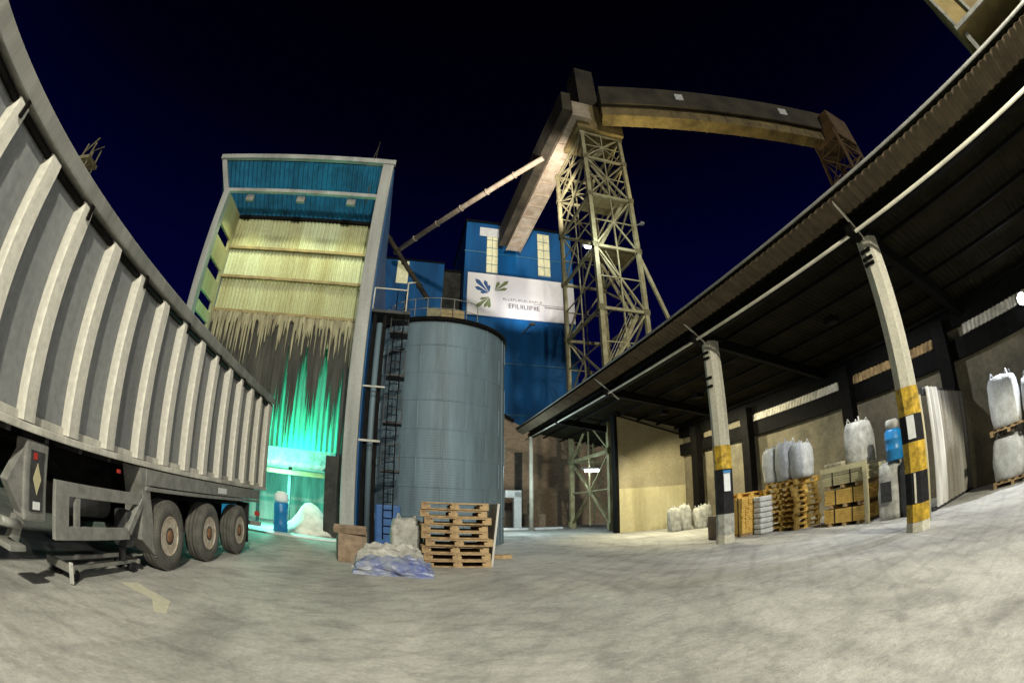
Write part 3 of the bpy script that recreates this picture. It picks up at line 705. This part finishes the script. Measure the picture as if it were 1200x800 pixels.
for z in (10.2, 20.4, 25.4): MB().box(nu+.2, nu+TU-.2, nv+.2, nv+2.4, z-.05, z+.06).build('deck', 'purlin', X)
b = MB(); b.tube((nu+1.3, nv+2.6, 0), (nu+1.3, nv+2.6, 33), .28, 14); b.tube((nu+2.3, nv+4.6, 0), (nu+2.3, nv+4.6, 33), .22, 14); b.each('elevator_leg', 'tower', X)
b = MB(); b.bar((nu+TU, nv, 20.0), (nu+TU+3.4, nv-.5, 10.0), .24, .24); b.bar((nu+TU, nv+TV, 15.0), (nu+TU+2.5, nv+TV, 9.0), .2, .2); b.each('raking_brace', 'tower', X)
b = MB(); b.box(nu-.5, nu+TU+.4, nv-.5, nv+TV*.5, 33.0, 36.6, bev=.05); b.build('head_house', 'gallerybeam', X)
b = MB(); b.box(nu+.1, nu+2.1, nv-.3, nv+2.2, 36.6, 43.0, bev=.05); b.build('drive_cabin', 'gallery', X)
# luminaires on the tower
for (nm, u_, v_, z_, lb) in (('tube_lamp', nu+.2, nv+1.2, 20.9, 'glowing tube lamp fixed high on the lattice tower'), ('tube_lamp', nu+.0, nv+3.0, 4.2, 'glowing tube lamp low between the feet of the lattice tower')):
    t = thing(nm, lb, 'lamp', u_, v_, z_)
    MB().box(u_-.75, u_+.75, v_-.08, v_+.08, z_+.09, z_+.22, bev=.02).build('housing', 'grey', t)
    MB().tube((u_-.5, v_, z_), (u_+.5, v_, z_), .10, 12).build('tube', 'tubelight', t)
# boom: long conveyor casing running away from the tower along v
BM = thing('conveyor_boom', 'long dusty cream conveyor boom running from tower towards the mill', 'conveyor', nu-1, nv+8, 33)
P0, P1 = Vector((nu-.2, nv-1.0, 33.9)), Vector((11.9, 47.9, 32.2))
b = MB(); b.bar(P0+Vector((.3, 0, 0)), P1, .5, 1.9); 
b.bm.free(); b = MB()
dirv = (P1-P0).normalized(); side = Vector((1, 0, 0)); up = Vector((0, 0, 1))
def castat(b, p, q, wd, ht, z0):
    a = [p-side*wd/2+up*z0, p+side*wd/2+up*z0, p+side*wd/2+up*(z0+ht), p-side*wd/2+up*(z0+ht)]
    b.prism(a, q-p)
castat(b, P0, P1, 1.7, 2.0, 0); b.build('casing', 'boom', BM)
b = MB(); castat(b, P0-side*1.35, P1-side*1.35, .9, 2.6, .5); b.build('walkway_screen', 'gallery', BM)
b = MB(); L_ = (P1-P0).length; k = 0
while k*1.9 < L_:
    p = P0+dirv*(k*1.9); b.bar(p-side*.95-up*.06, p+side*.95-up*.06, .12, .14); k += 1
for s_ in (-.88, .88): b.bar(P0+side*s_-up*.05, P1+side*s_-up*.05, .12, .16)
b.build('cross_ribs', 'boom', BM)
# gallery from the tower to the far trestle, running along world x
def inv(x, y, z): return Vector((x*CU+y*SU, -x*SU+y*CU, z))
GA = thing('conveyor_gallery', 'heavy dark conveyor gallery on a yellow beam crossing the night sky', 'conveyor', nu+3, nv, 33)
Q0, Q1 = inv(8.2, 28.6, 33.6), inv(34.5, 26.6, 33.2)
b = MB(); gd = (Q1-Q0).normalized(); gs = gd.cross(up)
def boxalong(b, p, q, s_, w0, w1, z0, z1): b.prism([p+s_*w0+up*z0, p+s_*w1+up*z0, p+s_*w1+up*z1, p+s_*w0+up*z1], q-p)
boxalong(b, Q0, Q1, gs, -.75, .75, .25, 1.52); b.build('beam', 'gallerybeam', GA)
b = MB(); boxalong(b, Q0, Q1, gs, -1.15, 1.15, 1.55, 4.1); b.build('cladding', 'gallery', GA)
b = MB()
for k in range(14):
    p = Q0.lerp(Q1, (k+.5)/14); boxalong(b, p, p+gd*.10, gs, -.80, .80, .20, 1.53)
b.each('stiffener', 'gallerybeam', GA)
for (t_, l_) in ((.28, .8), (.72, 1.0)):
    p = Q0.lerp(Q1, t_)
    b = MB(); boxalong(b, p, p+gd*l_, gs, 1.155, 1.2, 2.6, 3.5); b.build('pale_hatch', 'white', GA)
TR = thing('trestle', 'rusty lattice trestle under the far end of the gallery', 'tower', Q1.x, Q1.y, 0)
b = MB(); 
for (a, c) in ((-2.3, -1.6), (1.6, -1.6), (1.6, 1.6), (-2.3, 1.6)): b.bar((Q1.x+a*1.3, Q1.y+c*1.3, 0), (Q1.x+a, Q1.y+c, 34), .3)
z = 4
while z < 34:
    for (a, c, a2, c2) in ((-2.3, -1.6, 1.6, -1.6), (1.6, -1.6, 1.6, 1.6), (-2.3, -1.6, -2.3, 1.6), (-2.3, 1.6, 1.6, 1.6)):
        b.bar((Q1.x+a, Q1.y+c, z), (Q1.x+a2, Q1.y+c2, z), .18); b.bar((Q1.x+a, Q1.y+c, z), (Q1.x+a2, Q1.y+c2, z+3.5), .15)
        b.bar((Q1.x+a2, Q1.y+c2, z), (Q1.x+a, Q1.y+c, z+3.5), .12)
    z += 3.5
b.build('frame', 'rustframe', TR)
MB().box(Q1.x-2.4, Q1.x+1.4, Q1.y-1.9, Q1.y+1.9, 33.0, 36.6, bev=.1).build('end_house', 'rustframe', TR)

def pipe(name, label, p, q, r, m_='boom'):
    p, q = inv(*p), inv(*q)
    b = MB(); b.tube(p, q, r, 16)
    d = (q-p)
    for k in range(1, 6): c = p+d*k/6; b.tube(c-d.normalized()*.06, c+d.normalized()*.06, r*1.35, 16)
    return solo(b, name, m_, label, 'pipe', tuple(p))
pipe('spout_pipe', 'long pale spout pipe sloping down from boom to the left blue block', (3.1, 33.9, 33.6), (-14.0, 46.4, 30.4), .28)
pipe('spout_pipe', 'short dark spout pipe crossing behind the top of the silo', (-13.0, 37.8, 28.0), (-8.0, 39.2, 20.7), .24, 'gallery')
# distant lattice mast over the trailer
MA = thing('distant_mast', 'small distant lattice mast top showing over the trailer rail', 'mast', -38, 10, 0)
mx_, my_ = -32.0*1.0, 14.6
mp_ = inv(mx_, my_, 0)
b = MB()
for (a, c) in ((-.5, -.5), (.5, -.5), (.5, .5), (-.5, .5)): b.bar((mp_.x+a*2, mp_.y+c*2, 0), (mp_.x+a, mp_.y+c, 23), .12)
for k in range(15):
    z = 1+k*1.5; b.bar((mp_.x-.6, mp_.y-.5, z), (mp_.x+.6, mp_.y-.5, z+1.5), .1); b.bar((mp_.x+.5, mp_.y-.6, z), (mp_.x+.5, mp_.y+.6, z+1.5), .1)
b.build('frame', 'tower', MA)
MB().box(mp_.x-.8, mp_.x+.8, mp_.y-.8, mp_.y+.8, 21.3, 21.6).build('platform', 'tower', MA)

# ================================================================== CANOPY
CN = thing('canopy', 'long dark open-sided canopy on banded columns with pale edge pipe', 'canopy', 13, 14, 0)
E0, EZ, BKU, BKZ = 8.75, 7.8, 17.0, 6.3
VA, VB = -12.0, 34.5
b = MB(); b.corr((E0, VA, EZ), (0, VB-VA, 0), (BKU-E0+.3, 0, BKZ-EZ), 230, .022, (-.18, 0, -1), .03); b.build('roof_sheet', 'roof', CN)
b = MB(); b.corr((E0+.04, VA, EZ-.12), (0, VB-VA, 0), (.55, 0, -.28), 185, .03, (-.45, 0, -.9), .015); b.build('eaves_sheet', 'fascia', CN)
b = MB(); b.tube((E0-.02, VA, EZ+.02), (E0-.02, VB, EZ+.02), .04, 8); b.build('eaves_trim', 'grey', CN)
b = MB(); b.tube((9.55, VA, 7.0), (9.55, VB, 7.0), .048, 12); b.build('gutter_pipe', 'pipe', CN)
b = MB(); b.box(9.75, 9.95, VA, VB, 7.02, 7.5); b.build('edge_beam', 'dark', CN)
CV = [-2.5, 4.91, 12.29, 19.7, 33.0]
for v_ in (-9.9, -2.5, 4.91, 12.29, 19.7, 27.1):
    b = MB(); b.bar((9.4, v_, 7.15), (17.0, v_, 6.0), .22, .38); b.build('rafter', 'dark', CN)
b = MB()
for k in range(5): uu = 11+k*1.35; zz_ = EZ-.12-(uu-E0)*(EZ-BKZ)/(BKU-E0); b.box(uu-.05, uu+.05, VA, VB, zz_-.15, zz_-.04)
b.each('purlin', 'dark', CN)
for v_ in (-2.5, 4.91, 12.29, 19.7):
    b = MB(); b.bar((E0+.1, v_-.1, 7.72), (10.1, v_-.1, 6.72), .05, .05); b.build('edge_strut', 'pipe', CN)
b = MB(); b.tube((9.55, 33.0, 0), (9.55, 33.0, 7.0), .16, 14); b.build('end_post', 'pipe', CN)
b = MB(); b.box(16.7, 17.0, VA, 24.3, 5.55, 6.35); b.box(16.7, 17.0, VA, 24.3, 4.45, 5.14); b.each('eaves_shade', 'dark', CN)  # near-black boards standing for the shade above the rear wall
for (a, c, mm) in ((17.2, 11.2, 'skylight'), (10.6, 6.4, 'skybrown'), (4.9, 1.5, 'skylight')):
    b = MB(); b.corr((16.62, c, 5.16), (0, a-c, 0), (0.10, 0, .36), int((a-c)*5), .03, (-1, 0, .2), .015); b.build('skylight_sheet', mm, CN)
for v_ in (10.9, 5.9, 17.6, 22.2):
    b = MB(); b.box(16.25, 16.68, v_-.28, v_+.28, 0, 5.9); b.build('rear_post', 'dark', CN)

# the two concrete columns, banded
def column(v_, label, lamp_box):
    c = thing('concrete_column', label, 'column', 10.2, v_, 0, 'banded concrete columns of the canopy')
    def octo(z0, z1, r_): return MB().lathe([(r_, z0), (r_, z1)], (10.2, v_, 0), n=8, smooth=False)
    octo(.2, 6.95, .305).build('shaft', 'concretecol', c)
    bands = [(0.22, .62, 'yellow'), (.62, 1.32, 'black'), (1.32, 1.98, 'yellow'), (1.98, 2.58, 'black'), (2.58, 3.2, 'yellow')] if lamp_box else [(.3, 1.0, 'baggrey'), (1.0, 1.65, 'black'), (1.65, 2.5, 'black'), (2.5, 3.3, 'yellow')]
    for (a, z, m_) in bands: octo(a, z, .318).build('painted_band', m_, c)
    octo(0, .2, .33).build('foot_block', 'concretecol', c)
    b = MB(); b.box(10.2-.33, 10.2+.33, v_-.33, v_+.33, 6.95, 7.1); b.build('cap_plate', 'dark', c)
    return c
c1 = column(4.91, 'nearer tall banded column with several yellow and black bands', True)
def on_face(v_, deg, w_, z0, z1, t_=.03, r_=.30, side=0.0):
    a = R(deg); n_ = (math.cos(a), math.sin(a)); cu_, cv_ = 10.2+n_[0]*(r_+t_/2)-n_[1]*side, v_+n_[1]*(r_+t_/2)+n_[0]*side
    return MB().box(cu_-t_/2, cu_+t_/2, cv_-w_/2, cv_+w_/2, z0, z1, jit=Matrix.Rotation(a, 3, 'Z').to_quaternion())
on_face(4.91, 202.5, .20, 2.05, 2.56).build('notice', 'white', c1)
on_face(4.91, 202.5, .05, .64, 1.30, side=-.03).build('cable', 'pipe', c1)
b = MB()
for z in (6.55, 6.35, 6.2): b.box(9.86, 9.935, 4.75, 5.05, z, z+.08)
b.each('bracket', 'dark', c1)
c2 = column(12.29, 'farther banded column with a single yellow band and a pale box below it', False)
on_face(12.29, 247.5, .22, 1.75, 2.35, .10).build('switch_box', 'white', c2)
on_face(12.29, 247.5, .25, 2.355, 2.44, .14).build('box_hood', 'bluedrum', c2)
b = MB()
for z in (6.5, 6.3, 5.6, 5.3): b.box(9.86, 9.935, 12.1, 12.4, z, z+.08)
b.each('bracket', 'dark', c2)
# yellow bent guard rail beside the near column
b = MB(); pts = [(11.3, 5.1, 0.0), (11.3, 5.1, 3.1)]
b.tube(pts[0], pts[1], .07, 12)
solo(b, 'guard_post', 'cream', 'slim pale yellow guard post between near column and sheet partition', 'post', (11.3, 5.1, 0))
# back and cross walls
b = MB(); b.box(17.02, 17.3, VA, 24.5, 0, 6.3); 
solo(b, 'rear_wall', 'wall', 'dusty rendered wall along the back of the canopy', 'wall', (17.1, 10, 0))
WA = thing('cross_wall', 'ochre rendered wall closing the far bay, cream lower half', 'wall', 14.6, 24.3, 0)
sl = (EZ-BKZ)/(BKU-E0)
b = MB(); b.prism([(12.2, 24.3, 0), (17.0, 24.3, 0), (17.0, 24.3, EZ-.1-sl*8.25), (12.2, 24.3, EZ-.1-sl*3.45)], (0, .3, 0)); b.build('upper_wall', 'cross', WA)
b = MB(); b.box(12.25, 16.95, 24.22, 24.297, 0, 2.6, bev=.01); b.build('dado_panel', 'cream', WA)
b = MB(); b.bar((12.2, 24.2, 6.95), (16.9, 24.2, 5.75), .07); b.build('sloping_pipe', 'dark', WA)
b = MB(); b.box(12.0, 12.19, 24.1, 24.6, 0, 7.0); b.build('corner_post', 'dark', WA)
# partition of vertical sheets
PT = thing('sheet_partition', 'tall partition of weathered vertical sheets behind the near column', 'partition', 15, 5.6, 0)
b = MB(); b.corr((14.1, 5.6, .1), (2.85, 0, 0), (0, 0, 3.3), 7, .05, (0, -1, 0), .03, True); b.build('sheeting', 'plank', PT)
b = MB(); b.corr((13.1, 5.58, .1), (1.0, 0, 0), (0, 0, 3.4), 3, .05, (0, -1, 0), .03, True); b.build('pale_sheeting', 'whiteplank', PT)
b = MB(); b.box(13.0, 17.0, 5.66, 5.76, 0, .1); b.box(13.0, 17.0, 5.68, 5.78, 3.3, 3.5); b.build('rail', 'chassis', PT)

# far brick buildings
BR = thing('brick_store', 'brown brick gabled store closing the far end of the yard', 'building', 6, 42, 0)
b = MB(); b.prism([(-6, 41, 0), (34, 41, 0), (34, 41, 11.5), (17, 41, 11.5), (13.2, 41, 8.4), (10.2, 41, 9.6), (5.2, 41, 12.3), (-6, 41, 8.0)], (0, 8, 0)); b.build('wall', 'brick', BR)
b = MB(); b.bar((5.2, 40.9, 12.4), (10.2, 40.9, 9.7), .25, .3); b.bar((5.2, 40.9, 12.4), (-6.2, 40.9, 8.0), .25, .3); b.each('verge', 'dark', BR)
MB().box(10.3, 11.0, 40.9, 40.99, 0, 6.8).build('buttress', 'darkwall', BR)
MB().box(8.15, 9.05, 40.92, 40.99, 0, 2.9).build('door', 'green', BR)
CB = thing('white_cabinet', 'tall white cabinet before the brick store, right of the silo', 'cabinet', 7.5, 36.2, 0)
MB().box(7.35, 7.75, 36, 36.5, 0, 3.1, bev=.03).build('body', 'white', CB)
MB().box(7.38, 7.72, 35.95, 36.0, .1, 2.9, bev=.01).build('door', 'white', CB)
b = MB(); b.box(8.9, 9.5, 35.5, 36, 0, 3.0, bev=.05); b.box(8.2, 9.5, 35.5, 36, 2.5, 3.1, bev=.05); solo(b, 'pale_duct', 'white', 'pale elbow duct beside the green door of the brick store', 'duct', (9, 35.7, 0))
b = MB(); b.box(9.9, 11.3, 35.0, 36.2, 0, 1.2, bev=.04); b.box(10.1, 10.8, 35.0, 36.1, 1.2, 2.1, bev=.04)
solo(b, 'sack_pile', 'card', 'brown sacks piled before the brick store, left of tower feet', 'sacks', (10.5, 35.5, 0))

# fitting on top of the canopy at the near end
HP = thing('rooftop_housing', 'ochre panelled housing above the near end of the canopy roof', 'housing', 9.4, -2.2, 8)
b = MB(); b.box(8.75, 10.6, -4.0, -.85, 8.55, 10.6, bev=.06); b.build('casing', 'gallerybeam', HP)
b = MB()
for q in (-.97, -1.6, -2.4, -3.9): b.box(8.70, 8.745, q, q+.08, 8.65, 10.5)
b.box(8.65, 8.69, -4.0, -.85, 8.5, 8.6); b.build('frame', 'grey', HP)
b = MB(); b.bar((8.9, -1.0, 8.45), (9.1, -1.0, 7.75), .12); b.bar((8.9, -3.0, 8.45), (9.1, -3.0, 7.75), .12); b.bar((10.4, -1, 8.45), (10.4, -1, 7.4), .12); b.each('support', 'grey', HP)

# spotlights and floodlights (fittings)
def flood(u_, v_, z_, lab, lit, to):
    t = thing('floodlight', lab, 'lamp', u_, v_, z_)
    d = (Vector(to)-Vector((u_, v_, z_))).normalized(); p = Vector((u_, v_, z_))
    b = MB(); b.tube(p+d*.02, p-d*.22, .21, 20, .12); b.build('housing', 'grey', t)
    b = MB(); b.tube(p+d*.05, p+d*.03, .19, 20); b.build('lens', 'spotlight', t)
    b = MB(); b.bar(p-d*.1, p-d*.1+Vector((0, 0, .35)), .04); b.build('bracket', 'dark', t)
MS = thing('floodlight_mast', 'tall steel floodlight mast standing behind the camera', 'mast', *MAST)
b = MB(); b.tube((MAST[0], MAST[1]-.3, 0), (MAST[0], MAST[1]-.3, 12.3), .16, 16, .09); b.build('pole', 'grey', MS)
b = MB(); b.box(MAST[0]-.35, MAST[0]+.35, MAST[1]-.2, MAST[1]+.15, MAST[2]-.25, MAST[2]+.25, bev=.04); b.build('lamp_head', 'grey', MS)
for (u_, v_, z_, p_, c_) in CL: MB().box(u_-.2, u_+.2, v_-.2, v_+.2, z_-.1, z_+.12, bev=.03).build('lamp_housing', 'dark', CN)  # housings for the added canopy fill lights
b = MB(); b.box(nu+TU+.3, nu+TU+.6, nv-.7, nv-.4, 22.8, 23.0, bev=.03); b.bar((nu+TU+.4, nv-.5, 22.9), (nu+TU, nv, 22.9), .08); b.build('flood_housing', 'grey', X)
flood(16.4, 2.0, 5.2, 'bright white spotlight high on the rear wall of the canopy', True, (9, 3, 1.6))
for (u_, v_, z_, t_, p_) in FL: flood(u_+.1, v_, z_+.05, 'floodlight under the canopy edge %s' % ('near the camera' if v_ > -6 else 'farther behind the camera'), True, t_)

# ================================================================== PALLETS, BAGS, LITTER
def pallet(u_, v_, z_, rot, material, label, group, L=1.55, Wd=1.1, hgt=.185):
    p = thing('pallet', label, 'pallet', u_, v_, z_, group)
    b = MB(); n_ = 6
    for i in range(n_):
        y = v_-Wd/2+i*(Wd-.12)/(n_-1); b.box(u_-L/2, u_+L/2, y, y+.12, z_+hgt-.042, z_+hgt, bev=.004)
    b.build('top_boards', material, p)
    b = MB()
    for y in (v_-Wd/2, v_-.06, v_+Wd/2-.12):
        b.box(u_-L/2, u_+L/2, y, y+.12, z_, z_+.036, bev=.004)
        for x in (u_-L/2, u_-.13, u_+L/2-.24): b.box(x, x+.24, y, y+.12, z_+.036, z_+hgt-.073, bev=.006)
    for x in (u_-L/2, u_-.08, u_+L/2-.16): b.box(x, x+.16, v_-Wd/2, v_+Wd/2, z_+hgt-.073, z_+hgt-.043)
    b.build('blocks', material, p)
    p.rotation_euler.z = ANG+rot
    return p
ordn = ['bottom', 'second', 'third', 'fourth', 'fifth', 'sixth', 'seventh', 'eighth', 'ninth', 'tenth', 'eleventh', 'twelfth']
def stack(u_, v_, n_, mat_, where, group, z0=0, jit=.07, **kw):
    src = None; z = z0; h = kw.get('hgt', .185)
    for i in range(n_):
        du, dv, r = random.uniform(-jit, jit), random.uniform(-jit, jit), random.uniform(-.04, .04)
        lab = '%s pallet %s' % ('topmost' if i == n_-1 else ordn[i], where) if i else 'bottom pallet %s' % where
        if src is None: src = pallet(u_, v_, z, r, mat_, lab, group, **kw)
        else:
            c = copy_tree(src); c['label'] = lab; c['base'] = (u_+du, v_+dv, z); c.location = W(u_+du, v_+dv, z); c.rotation_euler.z = ANG+r
        z += h+.004
    return z
random.seed(11)
stack(1.55, 12.75, 9, 'wood', 'of the stack in front of the silo', 'weathered pallets in front of the silo', jit=.09, L=1.75, Wd=1.2, hgt=.19)
stack(12.7, 14.2, 8, 'woody', 'of the low yellow stack beside the far column', 'yellow pallets under the canopy', L=1.5, Wd=1.3, hgt=.2)
stack(13.5, 12.1, 9, 'woody', 'of the tall yellow stack carrying white bags', 'yellow pallets under the canopy', L=1.5, Wd=1.6, hgt=.2)
def timber_pack(u_, v_, z_, du, dv, h, material, label, group='yellow timber packs under the canopy', rot=0):
    t = thing('timber_pack', label, 'timber', u_, v_, z_, group)
    b = MB(); rows = max(2, int((h-.14)/.07)); rh = (h-.14)/rows
    for k in range(rows):
        for j in range(5):
            x0 = u_-du/2+j*du/5; o_ = random.uniform(-.03, .03)
            b.box(x0+.006, x0+du/5-.006, v_-dv/2+o_, v_+dv/2+o_, z_+.12+k*rh, z_+.12+(k+1)*rh-.007, bev=.004)
    b.build('boards', material, t)
    for y in (v_-dv*.36, v_, v_+dv*.36): MB().box(u_-du/2-.03, u_+du/2, y-.06, y+.06, z_, z_+.112, bev=.006).build('bearer', 'wood', t)
    for y in (v_-dv*.22, v_+dv*.22): MB().box(u_-du/2-.012, u_-du/2-.003, y-.02, y+.02, z_+.12, z_+h).build('strap', 'black', t)
    t.rotation_euler.z = ANG+rot
    return t
timber_pack(13.7, 9.15, 0, 1.7, 1.75, .60, 'woody', 'lowest timber pack under the pale grey bulk bag')
timber_pack(13.7, 9.10, .61, 1.7, 1.7, .62, 'woody', 'middle timber pack under the pale grey bulk bag', rot=.02)
timber_pack(13.7, 9.15, 1.24, 1.7, 1.8, .60, 'cream', 'topmost cream timber pack directly under the pale grey bulk bag', rot=-.02)
timber_pack(12.0, 13.3, 0, .9, .75, 1.45, 'woody', 'upright yellow board pack beside the farther column', None)
b = MB()
for k in range(7):
    b.box(12.05+random.uniform(-.04, .04), 12.75, 12.45, 12.85, .02+k*.2, .2+k*.2, bev=.05)
solo(b, 'sack_column', 'bag', 'narrow column of white sacks between two yellow packs', 'sacks', (12.4, 12.65, 0))

def bulk_bag(u_, v_, z_, su, sv, h, material, label, seed=0, group=None, rot=0):
    t = thing('bulk_bag', label, 'bag', u_, v_, z_, group)
    b = MB(); g_ = bmesh.ops.create_cube(b.bm, size=1)
    bmesh.ops.subdivide_edges(b.bm, edges=b.bm.edges[:], cuts=7, use_grid_fill=True)
    from mathutils import noise
    for vv in b.bm.verts:
        x, y, zc = vv.co; t_ = zc+.5
        k = 1+.10*math.sin(math.pi*t_)-.10*max(0, t_-.85)/.15
        rr = max(abs(x), abs(y))*2; ln = math.hypot(x, y)*2
        f = 1 if ln == 0 else (1-.35*(ln/max(rr, 1e-6)-1))
        n_ = noise.noise_vector(Vector((x*3+seed*5, y*3+seed, zc*4)))*.05
        vv.co = Vector((u_+x*f*k*su+n_.x, v_+y*f*k*sv+n_.y, z_+t_*h+(n_.z if .05 < t_ else 0) + (.06*h*(1-rr*rr) if t_ > .99 else 0)))
        if t_ < .01: vv.co.z = z_
    for f_ in b.bm.faces: f_.smooth = True
    b.build('body', material, t)
    for (a, c) in ((-.4, -.4), (.4, -.4), (.4, .4), (-.4, .4)):
        p = Vector((u_+a*su, v_+c*sv, z_+h*.8)); q = Vector((u_+a*su*.7, v_+c*sv*.7, z_+h*1.12+random.uniform(-.04, .06)))
        b = MB(); b.bar(p, q, .05, .02); b.bar(q, Vector((u_+a*su*.45, v_+c*sv*.45, z_+h*.98)), .05, .02); b.build('lifting_loop', material, t)
    return t
GB = 'white bags on the tall yellow pallet stack'
bulk_bag(13.2, 12.65, 1.84, .9, .62, 1.25, 'bag', 'far white bulk bag on the tall yellow pallet stack', 1, GB)
bulk_bag(13.2, 11.95, 1.84, .9, .62, 1.35, 'bag', 'middle white bulk bag on the tall yellow pallet stack', 2, GB)
bulk_bag(13.3, 11.3, 1.84, .9, .55, 1.2, 'bag', 'near white bulk bag on the tall yellow pallet stack', 3, GB)
bulk_bag(13.6, 8.75, 1.85, .95, .85, 1.35, 'baggrey', 'pale grey bulk bag standing alone on the cream timber pack', 4)
b = MB(); b.box(13.0, 14.4, 9.2, 10.05, 1.85, 2.1, bev=.06); solo(b, 'timber_bundle', 'strip_cream', 'cream wrapped timber bundle lying beside the pale grey bulk bag', 'bundle', (13.7, 9.6, 1.85))
b = MB(); b.box(12.72, 12.80, 8.02, 8.18, 0.02, 1.95); b.box(12.72, 12.80, 8.18, 10.0, 1.79, 1.95)
solo(b, 'wooden_frame', 'cream', 'pale angled wooden frame leaning on the timber packs', 'frame', (12.76, 9, 0))
bulk_bag(13.2, 7.3, 0, .8, .75, 1.65, 'baggrey', 'tall grey bulk bag on the floor under the blue drum', 5)
MB_ = MB(); MB_.box(12.70, 12.76, 7.1, 7.5, .55, 1.15, bev=.01); solo(MB_, 'dark_panel', 'chassis', 'dark board leaning against the tall grey bulk bag', 'board', (12.75, 7.3, .5))
bulk_bag(13.25, 6.55, 0, .8, .6, 1.6, 'chassis', 'black bulk bag on the floor beside the sheet partition', 6)
# 
D2 = thing('chemical_drum', 'bright blue drum with pale lid on top of the black bulk bag', 'drum', 13.2, 6.7, 1.7)
b = MB(); b.lathe([(.27, .0), (.30, .05), (.30, .3), (.32, .33), (.30, .36), (.30, .6), (.32, .63), (.30, .66), (.29, .85), (.22, .92)], (13.0, 7.0, 1.72), n=32); b.build('body', 'bluedrum', D2)
b = MB(); b.lathe([(.23, .92), (.23, 1.12), (.18, 1.2)], (13.0, 7.0, 1.72), n=32); b.build('lid', 'baggrey', D2)
# right-hand bulk bags
pallet(15.6, 3.35, 0.0, 0, 'wood', 'floor pallet under the bluish white bulk bag', None, L=1.4, Wd=1.5, hgt=.18)
bulk_bag(15.6, 3.55, .18, 1.2, 1.15, 1.2, 'bag', 'bluish white bulk bag on the floor pallet under the spotlight', 7)
pallet(15.6, 3.35, 1.52, 0, 'wood', 'pallet wedged between the two bulk bags under the spotlight', None, L=1.3, Wd=1.5, hgt=.18)
bulk_bag(15.6, 3.5, 1.70, 1.15, 1.1, 1.45, 'bag', 'white bulk bag on the wedged pallet under the spotlight', 8)
bulk_bag(16.0, 2.3, .0, 1.0, 1.0, 1.3, 'baggrey', 'dusty grey bulk bag on the floor at the near end of the canopy', 9)
bulk_bag(16.0, 2.3, 1.38, 1.0, 1.0, 1.5, 'bag', 'white bulk bag on the dusty grey one at the near end', 10)
# small sacks by the cross wall
for i, (a, c, h_, lb) in enumerate(((13.6, 20.6, 1.2, 'leftmost pale sack on the floor by the cream dado'), (14.4, 20.8, 1.3, 'second pale sack from the left by the cream dado'), (15.2, 20.5, 1.1, 'third pale sack from the left by the cream dado'), (15.9, 20.9, 1.2, 'rightmost pale sack beside the dark rear post'))):
    bulk_bag(a, c, 0, .6, .6, h_, 'baggrey', lb, 20+i, 'pale sacks by the far wall')
# clutter around the far column
b = MB(); b.box(10.9, 11.6, 13.5, 14.2, 0, .9, bev=.04); solo(b, 'scrap_box', 'card', 'brown box behind the foot of the farther column', 'box', (11.2, 13.8, 0))
# litter in front of the silo
def crumple(name, u_, v_, su, sv, h, material, label, cat, seed, amp=.1, z=0):
    b = MB(); bmesh.ops.create_cube(b.bm, size=1); bmesh.ops.subdivide_edges(b.bm, edges=b.bm.edges[:], cuts=9, use_grid_fill=True)
    from mathutils import noise
    for vv in b.bm.verts:
        x, y, zc = vv.co; t_ = zc+.5
        k = 1-.30*t_*t_; n_ = noise.noise_vector(Vector((x*su*3+seed, y*sv*3, zc*3)))*amp+noise.noise_vector(Vector((x*su*9+seed, y*sv*9, zc*8)))*amp*.4
        vv.co = Vector((u_+x*k*su+n_.x, v_+y*k*sv+n_.y, max(0, t_*h+n_.z*t_*1.5)+z))
    return solo(b, name, material, label, cat, (u_, v_, z))
crumple('film_heap', -.1, 10.6, 1.75, .85, .36, 'bluefilm', 'crumpled blue and grey plastic film on the ground by the pallets', 'plastic film', 2, .12)
crumple('paper_sack', -.2, 11.5, 1.7, .7, .55, 'baggrey', 'dusty empty sacks heaped behind the blue film', 'sacks', 5, .12)
b = MB(); b.box(-1.6, -.85, 12.1, 12.8, 0, .85, bev=.02, jit=Matrix.Rotation(R(12), 3, 'Z').to_quaternion()); b.box(-1.65, -.8, 12.0, 12.2, .8, .95, jit=Matrix.Rotation(R(25), 3, 'X').to_quaternion())
solo(b, 'cardboard_box', 'card', 'open brown cardboard box at the foot of the shed post', 'box', (-1.2, 12.4, 0))
bulk_bag(.25, 13.3, 0, .85, .8, 1.2, 'baggrey', 'dusty white bulk bag between the ladder tower and pallets', 12)
b = MB(); b.box(2.52, 2.58, 12.2, 13.6, 0, 1.75, bev=.01, jit=Matrix.Rotation(R(6), 3, 'Y').to_quaternion())
solo(b, 'leaning_sheet', 'whiteplank', 'pale board leaning on the end of the pallet stack before the silo', 'board', (2.55, 12.9, 0))
b = MB(); b.box(2.9, 3.5, 14.2, 14.7, 0, .12, bev=.01); solo(b, 'loose_plank', 'wood', 'loose brown plank offcut on the ground right of the pallets', 'plank', (3.2, 14.4, 0))

for o in bpy.data.objects:
    if 'base' in o: del o['base']
